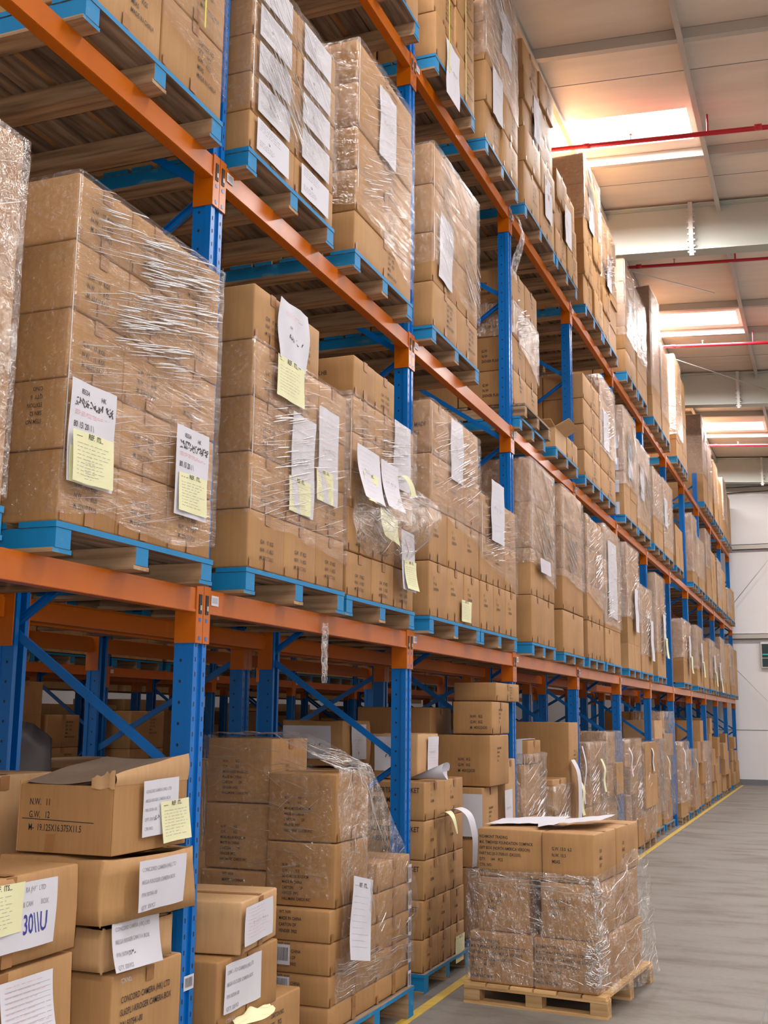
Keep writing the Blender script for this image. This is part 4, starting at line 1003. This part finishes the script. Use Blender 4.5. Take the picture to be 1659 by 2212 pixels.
# ---- the pallet standing in the aisle
def aisle():
    rz = -.085; cx_, cy_ = .705, 6.82
    c_, s_ = math.cos(rz), math.sin(rz)
    o = empty('wooden_pallet', (cx_, cy_, 0), rz)   # origin: middle of the near edge
    W_, D_ = .435, 1.12
    mb = MB()
    for i in range(6): mb.box(-W_+.003+i*W_*2/6, -W_-.008+(i+1)*W_*2/6, 0, D_, .10, .118, M_PINE)
    mb.build('top_deck', o)
    mb = MB()
    for y in (0.002, D_/2-.045, D_-.092): mb.box(-W_, W_, y, y+.09, .084, .0995, M_PINE)
    mb.build('cross_boards', o)
    for i, x in enumerate((-W_, -.05, W_-.10)):
        for y in (.004, D_/2-.045, D_-.094):
            mb = MB(); mb.box(x, x+.10, y, y+.09, .017, .0835, M_PINE); mb.build('block', o, bevel=.002)
    for y in (.002, D_/2-.045, D_-.092):
        mb = MB(); mb.box(-W_, W_, y, y+.09, .0, .0165, M_PINE); mb.build('bottom_board', o)
    tag(o, 'bare pine pallet standing in the aisle', 'pallet')
    AG = 'cartons on the pallet standing in the aisle'
    def C(x0, x1, y0, y1, z0, z1, st, lab):
        mx, my = (x0+x1)/2, (y0+y1)/2
        gx, gy = cx_+mx*c_-my*s_, cy_+mx*s_+my*c_
        cart(gx-(x1-x0)/2, gx+(x1-x0)/2, gy-(y1-y0)/2, gy+(y1-y0)/2, z0, z1, st, lab, AG, only=(y0 < .3), rot=rz, tails=False)
    for d, (ya, yb) in enumerate(((.02, .50), (.53, 1.06))):
        dn = ['near', 'rear'][d]
        C(-.405, -.006, ya, yb, .120, .408, 'rich', 'printed carton, bottom left, %s row on the aisle pallet' % dn)
        C(.0, .385, ya, yb, .120, .408, 'rich', 'printed carton, bottom right, %s row on the aisle pallet' % dn)
        C(-.365, -.035, ya+.04, yb, .410, .722, 'richgw', 'wrapped carton, middle left, %s row on the aisle pallet' % dn)
        C(.045, .365, ya+.0, yb, .410, .722, 'richgw', 'wrapped carton, middle right, %s row on the aisle pallet' % dn)
        C(-.365, .045, ya+.04, yb, .724, 1.005, 'rich', 'printed carton, top left, %s row on the aisle pallet' % dn)
        C(.055, .375, ya, yb-.1*0, .724, 1.005, 'richgw', 'carton with weights stencilled, top right, %s row on the aisle pallet' % dn)
    # film round the lower two layers
    mb = MB(); path = []
    pts = [(-.43, .9), (-.43, .25), (-.42, .0), (-.3, -.012), (0, -.014), (.3, -.014), (.395, -.006), (.45, .06), (.49, .25), (.50, .5), (.51, .75), (.50, 1.0), (.46, 1.1)]
    def fl_(u, v):
        t = u*(len(pts)-1); i = min(len(pts)-2, int(t)); f = t-i
        x = pts[i][0]*(1-f)+pts[i+1][0]*f; y = pts[i][1]*(1-f)+pts[i+1][1]*f
        z0 = .14-.05*(u > .6)*min(1, (u-.6)*6); z1 = .775+.02*noise.noise(Vector((u*9, 0, 1)))+(.10*min(1, (u-.55)*5)*math.sin(min(1, (u-.55)/.4)*3.1) if u > .55 else 0)
        inn = (.38, .42, .44)[0]
        z = z0+(z1-z0)*v; a = .012 if u < .5 else .032
        wv = a*noise.noise(Vector((x*8+y*7, z*9, 3)))+a*.6*noise.noise(Vector((x*19+y*17, z*16, 8)))
        k = 1-.10*v*(u > .5)
        gx, gy = x*k+wv*(1 if u > .5 else 0), y-(abs(wv) if .15 < u < .5 else 0)
        return (cx_+gx*c_-gy*s_, cy_+gx*s_+gy*c_, z)
    mb.grid(fl_, 90, 26, M_FILM2)
    creases(mb, fl_, 70, (.22, .50, .05, .98), 1.2, .07, .0012, 5, 2.2)
    creases(mb, fl_, 110, (.20, .52, .84, .99), .2, .05, .0018, 6, 1.2)
    creases(mb, fl_, 150, (.50, .58, .05, .95), 1.4, .10, .0026, 7, .9)
    creases(mb, fl_, 130, (.44, .53, .06, .40), .8, .05, .0026, 8, 2.5)
    creases(mb, fl_, 40, (.6, .98, .05, .98), .9, .25, .0014, 9, .6)
    tag(mb.build('stretch_film', smooth=True), 'crumpled clear film bagging around the cartons on the aisle pallet', 'stretch film', 'stretch film around the loads')
    def sh(pts4, lab, m=M_PAPER, sd=0):
        mb = MB(); A, B, C_, D = [Vector(p) for p in pts4]
        mb.grid(lambda u, v: A.lerp(B, u).lerp(D.lerp(C_, u), v)+Vector((0, 0, .012*abs(noise.noise(Vector((u*4, v*3, sd))))+.010*u*(1-u))), 12, 8, m)
        tag(mb.build('paper_sheet', smooth=True), lab, 'paper', 'loose sheets on the aisle pallet')
    sh([(.36, 7.02, 1.016), (.74, 7.20, 1.018), (.73, 7.82, 1.016), (.36, 7.50, 1.014)], 'white sheet lying on the left of the aisle pallet load', sd=1)
    sh([(.72, 6.93, 1.022), (1.06, 7.10, 1.06), (1.06, 7.72, 1.05), (.66, 7.18, 1.026)], 'curled white sheet lying on the right of the aisle pallet load', sd=4)
aisle()
# ---- racks behind: bulk loads (seen only through the gaps)
r = random.Random(3)
def bulk_load(x1, y0, y1, z0, top, rows_, cols_, depth=1.0, mt=M_CARD, g='cartons in the racks behind'):
    for k in range(rows_):
        for c in range(cols_):
            a = y0+(y1-y0)*c/cols_; b_ = y0+(y1-y0)*(c+1)/cols_; za = z0+(top-z0)*k/rows_; zb = z0+(top-z0)*(k+1)/rows_
            CART.append(dict(c=(x1-depth/2, (a+b_)/2, za), d=(depth, b_-a-.006, zb-za-.002), style='plain', label='x', group=g, mt=mt, rot=0, wgt=0.0, dent=0, tails=False, must=False))
for i in range(1, NB-1):
    for s_ in (0, 1):
        y0_ = JY[i]+.10+s_*1.18
        for l, z in enumerate(LV):
            t = z+.12+r.uniform(1.1, 1.55)
            if l == 2: t = z+r.uniform(1.3, 1.9)
            bulk_load(-1.12, y0_, y0_+1.1, z+.12, t, 4, 3, 1.15)
            mbp = (l, i, s_)
        if i > 1: bulk_load(-1.2, y0_+.02, y0_+1.05, .12, r.uniform(1.0, 1.45), 4, 2, 1.0)
for i in range(9):
    for s_ in (0, 1):
        y0_ = CY[i]+.10+s_*1.15
        bulk_load(-5.2, y0_, y0_+1.05, 2.30, 3.8, 5, 3, 1.0, M_CARDL)
        if i > 1: bulk_load(-6.4, y0_, y0_+1.05, .12, r.uniform(1.5, 1.85), 5, 2, 1.0)
        bulk_load(-6.4, y0_, y0_+1.05, 2.30, 3.8, 4, 2, 1.0)
        if i < 6 and s_ == 0: pallet(-5.19, y0_, y0_+1.05, 2.1805, 'blue pallet on the rack across the next aisle, %s bay' % ORD[i], 'pallets across the next aisle')
        elif i < 6: pallet(-5.19, y0_, y0_+1.05, 2.1805, 'blue pallet across the next aisle, far half of the %s bay' % ORD[i], 'pallets across the next aisle')
for i in range(1, 8):
    for s_ in (0, 1):
        y0_ = JY[i]+.10+s_*1.18
        pallet(-1.13, y0_, y0_+1.1, 2.1805, 'wooden pallet in the rack behind, %s bay, %s half' % (ORD[i-1], ['near', 'far'][s_]), 'pallets in the rack behind', thick=.115)
XG = 'cartons on the floor across the next aisle'
for k in range(5): cart(-5.5, -5.0, 9.08, 9.56, .33*k, .33*(k+1), 'side', 'carton across the next aisle, %s from the floor, left column' % ORD[k], XG)
cart(-5.5, -5.0, 9.08, 9.56, 1.65, 1.975, 'side', 'topmost carton of the left column across the next aisle', XG)
for k in range(5): cart(-5.5, -5.0, 9.66, 10.2, .33*k, .33*(k+1), 'book', 'carton across the next aisle, %s from the floor, middle column' % ORD[k], XG)
for k in range(4): cart(-5.45, -5.0, 11.15, 11.85, .425*k, .425*(k+1), 'book', 'carton across the next aisle, %s from the floor, right column' % ORD[k], XG)
for i in range(9):
    bulk_load(-8.2, CY[i], CY[i]+2.2, 0, 1.80+.1*(i % 2), 5, 4, 1.0); bulk_load(-8.2, CY[i], CY[i]+2.2, 2.02, 4.6, 6, 4, 1.0)
# grey plastic cover behind the nearest brace
mb = MB()
def cov(u, v):
    a = u*math.pi*2; h = v; rr = 1 if h < .8 else 1-.9*((h-.8)/.2)**2
    x = -1.71+.54*rr*max(-1, min(1, 1.35*math.cos(a))); y = 4.48+.29*rr*max(-1, min(1, 1.35*math.sin(a)))
    z = .13+min(1, h/.8)*(1.50-.30*(y-4.48))+(.03*(h-.8)/.2 if h > .8 else 0)
    p = Vector((x, y, z)); return p+Vector((.05*noise.noise(p*5), .05*noise.noise(p*5+Vector((9, 0, 0))), .03*noise.noise(p*6)))
mb.grid(cov, 40, 16, M_GREYPL); mb.raw([cov(i/40, 1) for i in range(40)], [tuple(range(40))], M_GREYPL)
tag(mb.build('plastic_cover', smooth=True), 'dark grey plastic cover over a load behind the nearest brace', 'cover')
#@@F1
#@@E0
# ================================================================== PAPERS AND LOOSE FILM ON THE RACK LOADS
RG = 'papers on the rack loads'
def P(name, x, y, z, w_, h_, label, **k): return sheet(name, (x, y, z), w_, h_, label=label, group=RG, **k)
P('paper_sheet', .130, 3.0, 2.765, .255, .35, 'handwritten white sheet at the near end of the second lower load', seed=1, deco='hand')
P('yellow_slip', .137, 3.005, 2.535, .225, .12, 'upper yellow slip on the near handwritten sheet', kind='yellow', seed=61, deco='form', tilt=.02)
P('yellow_slip', .143, 3.01, 2.59, .228, .172, 'lower yellow slip on the near handwritten sheet', kind='yellow', seed=2, deco='form', tilt=.015)
P('paper_sheet', .130, 3.66, 2.768, .24, .35, 'handwritten white sheet at the far end of the second lower load', seed=3, deco='hand')
P('yellow_slip', .137, 3.68, 2.585, .21, .15, 'yellow slip on the far handwritten sheet', kind='yellow', seed=4, deco='form')
P('paper_sheet', .128, 4.50, 3.585, .31, .29, 'white sheet standing above the film of the third lower load', seed=5, deco='hand2', curl=.0, wave=.01)
P('yellow_slip', .133, 4.485, 3.305, .29, .195, 'yellow slip under film below the standing white sheet', kind='yellow', seed=6, deco='form')
P('paper_sheet', .1165, 4.69, 3.085, .255, .48, 'long white sheet in the middle of the third lower load', seed=7, deco='faint', tilt=-.02)
P('yellow_slip', .1185, 4.66, 2.77, .24, .165, 'yellow slip on the long white sheet, third lower load', kind='yellow', seed=8, deco='form')
P('paper_sheet', .1165, 4.985, 3.19, .24, .48, 'long white sheet at the far end of the third lower load', seed=9, deco='faint')
P('yellow_slip', .1185, 4.965, 2.87, .20, .16, 'yellow slip at the far end of the third lower load', kind='yellow', seed=10, deco='form')
P('paper_sheet', .150, 5.40, 3.09, .31, .29, 'curving white sheet at the near end of the fourth lower load', seed=11, deco='faint', curl=.05, tilt=-.02)
P('yellow_slip', .165, 5.45, 2.95, .20, .16, 'yellow slip on the curving white sheet', kind='yellow', seed=12, deco='form', curl=.035)
P('paper_sheet', .145, 5.75, 3.08, .27, .27, 'curving white sheet in the middle of the fourth lower load', seed=13, deco='faint', curl=.05)
P('paper_sheet', .1165, 6.03, 3.38, .28, .40, 'white sheet high at the far end of the fourth lower load', seed=14, deco='faint')
P('yellow_slip', .16, 5.72, 2.80, .26, .16, 'yellow slip hanging out of the loose film', kind='yellow', seed=15, deco='form', curl=.03, tilt=-.12)
P('paper_sheet', .150, 6.07, 2.735, .22, .35, 'narrow white sheet hanging low at the far end, fourth lower load', seed=16, deco='hand2', curl=.02, tilt=-.03)
P('yellow_slip', .165, 6.09, 2.56, .20, .17, 'yellow slip on the narrow low-hanging sheet', kind='yellow', seed=17, deco='form', curl=.02)
ribbon([(.14, 6.0, 3.02), (.17, 6.05, 3.04), (.195, 6.10, 3.0), (.205, 6.13, 2.93)], .045, M_YEL, 'yellow_slip', 'narrow yellow slip curling out into the aisle', group=RG, up=(.3, .9, .2))
P('paper_sheet', .1165, 7.10, 3.66, .28, .42, 'white sheet under film on the fifth lower load', seed=18, deco='faint')
P('yellow_slip', .115, 7.34, 2.45, .225, .145, 'small yellow slip low on the fifth lower load', kind='yellow', seed=19, deco='form')
P('paper_sheet', .130, 8.03, 3.42, .36, .46, 'white sheet poking up from the sixth lower load', seed=20, deco='faint', curl=.0)
P('paper_sheet', .145, 9.50, 3.02, .38, .12, 'small white label on the seventh lower load', seed=21, deco='faint')
P('paper_sheet', .1165, 12.88, 3.68, .55, .88, 'tall pale label strip on the tenth lower load', seed=22, deco='faint')
P('paper_sheet', .1165, 5.75, 5.36, .27, .44, 'pale sheet under film on the third middle load', seed=23, deco='faint')
P('paper_sheet', .1165, 6.88, 5.05, .28, .48, 'pale sheet under film on the fourth middle load', seed=24, deco='faint', tilt=-.08)
k = 0
for row in range(5):
    for c, y in enumerate((4.27, 4.74)):
        P('carton_label', .104, y, 4.2+.192*row+.172, .33, .158, 'white label, %s layer, %s column, second load on the middle beams' % (ROWN[row], ['near', 'far'][c]), seed=70+k, deco='print', wave=.001); k += 1
for k, (y, z, l) in enumerate(((7.0, 6.42, 2), (8.2, 6.9, 3), (8.5, 7.6, 3), (9.6, 7.4, 4), (10.0, 6.8, 4), (10.9, 6.9, 5), (12.2, 7.6, 6), (13.3, 7.3, 7), (14.9, 7.3, 8), (16, 7.2, 9))):
    P('paper_sheet', .1175, y, z, .30, .42, 'pale sheet on the %s upper load, the %s of its row' % (ORD[l], ORD[k]), seed=90+k, deco='faint')
for k, (y, z, l) in enumerate(((12.8, 5.2, 7), (14.5, 5.2, 8), (15.5, 5.1, 9), (17.9, 5.1, 11))):
    P('paper_sheet', .1175, y, z, .34, .46, 'pale sheet on the %s middle load, the %s of its row' % (ORD[l], ORD[k]), seed=110+k, deco='faint')
for k, (y, z, l) in enumerate(((14.6, 3.3, 10), (15.9, 3.0, 11), (17.2, 3.2, 12), (20.4, 3.1, 13), (22.4, 3.1, 14), (24.9, 3.0, 16), (26.1, 2.9, 17))):
    P('paper_sheet', .135, y, z, .24, .55, 'pale hanging sheet on the %s lower load, the %s of its row' % (ORD[l], ORD[k]), seed=120+k, deco='faint', curl=.012)
    if k > 1: P('yellow_slip', .16, y+.02, z-.35, .22, .30, 'yellow slip on the pale hanging sheet of the %s lower load' % ORD[l], kind='yellow', seed=130+k, deco='form', curl=.02)
# white side labels of the ninth middle load
for k in range(4): sheet('carton_label', (-.16, 14.205, 4.36+.285*k), .2, .16, face='y', seed=140+k, deco='faint', label='white end label, %s layer, ninth load on the middle beams' % ROWN[k], group=RG, wave=0)
# loose film
def loose(fn, nu, nv, label, m=M_FILM2):
    mb = MB(); mb.grid(fn, nu, nv, m); creases(mb, fn, 45, (.03, .97, .03, .97), .6, .4, .0016, nu+nv, 1.0); tag(mb.build('stretch_film', smooth=True), label, 'stretch film', 'stretch film around the loads')
def sag(u, v):    # bag of film on the fourth lower load
    y = 5.42+.98*u; d = .02+.16*math.sin(min(1, u*1.15)*math.pi*.62)**1.5*math.sin(v*math.pi); z = 2.80+.06*u-.22*v-.10*math.sin(u*math.pi)*v+.16*(1-v)*u
    p = Vector((.11+d, y, z)); return p+Vector((.03*noise.noise(p*9), 0, .025*noise.noise(p*11)))
loose(sag, 34, 14, 'sagging bag of torn film on the fourth lower load')
def strip_(u, v): 
    a = u*6.283; r_ = .018*(1-.3*v); z = 2.13-.30*v
    return (.03+r_*math.cos(a)+.006*noise.noise(Vector((u*5, v*9, 1))), 5.29+r_*1.3*math.sin(a)+.01*v+.006*noise.noise(Vector((u*5, v*9, 4))), z)
loose(strip_, 12, 20, 'twisted film strip hanging below the lower front beam')
def strip2(u, v):
    a = u*6.283; r_ = .02; z = 2.02-.75*v
    return (-1.06+r_*math.cos(a)+.015*noise.noise(Vector((u*5, v*9, 1))), 5.78+r_*1.4*math.sin(a)+.015*noise.noise(Vector((u*5, v*9, 4))), z)
loose(strip2, 12, 24, 'twisted film strip hanging inside the first bay')
def strip3(u, v): return (.05+.05*math.sin(v*5)+.02*noise.noise(Vector((u*4, v*8, 2))), 9.12+.08*u+.04*v*4*u, 6.02-.55*v)
loose(strip3, 6, 24, 'film scrap hanging from the third upright under the upper beam')
def crump(u, v): p = Vector((.12+.03*math.sin(v*6), 4.12+.20*u, 4.95+.20*v)); return p+Vector((.03*noise.noise(p*22), .02*noise.noise(p*20), .03*noise.noise(p*18)))
loose(crump, 16, 14, 'bunched film on the near corner of the second middle load')
mb = MB()
for si, (y, z0, z1) in enumerate(((5.62, 6.18, 7.3), (6.1, 6.18, 7.3), (7.05, 6.18, 7.5), (7.45, 6.18, 7.5), (3.2, 4.5, 5.5), (3.75, 4.5, 5.5))):
    mb = MB(); mb.box(.119, .121, y, y+.010, z0, z1, M_STRAP); tag(mb.build('strapping_band'), ['thin yellow strap on the second upper load, near one', 'thin yellow strap on the second upper load, far one', 'thin yellow strap on the third upper load, near one', 'thin yellow strap on the third upper load, far one', 'thin yellow strap on the first middle load, near one', 'thin yellow strap on the first middle load, far one'][si], 'strap', 'yellow strapping bands')
#@@E1

# ================================================================== cartons: the 300 that show largest stand alone, the rest in bulk
def shown(c):
    (x, y, z), (dx, dy, dz) = c['c'], c['d']
    P = [px((x+sx*dx/2, y+sy*dy/2, z+sz*dz)) for sx in (-1, 1) for sy in (-1, 1) for sz in (0, 1)]
    if min(p[2] for p in P) < .3: return 0
    a = max(0, min(p[0] for p in P)); b_ = min(1659, max(p[0] for p in P)); c0 = max(0, min(p[1] for p in P)); d = min(2212, max(p[1] for p in P))
    return max(0, b_-a)*max(0, d-c0)*c['wgt']
for c in CART: c['area'] = shown(c)+(1e7 if c['must'] else 0)
CART.sort(key=lambda c: -c['area'])
single = [c for c in CART[:300] if c['area'] > 0]; bulk = [c for c in CART if c not in single]
for i, c in enumerate(single):
    near = c['c'][1] < 14
    o = link('carton', carton_mesh(*c['d'], style=c['style'], mt=c['mt'], seed=i, res=4 if near else 2, dent=c['dent'], tails=c['tails']), None, c['c'])
    o.rotation_euler = (0, 0, c['rot'])
    tag(o, c['label'], 'carton', c['group'])
mb = MB()
for c in bulk:
    (x, y, z), (dx, dy, dz) = c['c'], c['d']; 
    mb.box(x-dx/2, x+dx/2, y-dy/2, y+dy/2, z, z+dz, c['mt'])
    if c['wgt'] > .9:
        mb.poly([(x+dx/2+.001, y-.02, z+dz-.05), (x+dx/2+.001, y+.02, z+dz-.05), (x+dx/2+.001, y+.02, z+dz), (x+dx/2+.001, y-.02, z+dz)], M_TAPE)
o = mb.build('carton'); tag(o, 'brown cartons stacked farther down the racks and behind the front ones', 'cartons'); o['kind'] = 'stuff'
print('cartons', len(CART), 'single', len(single), 'objects', len(bpy.data.objects))
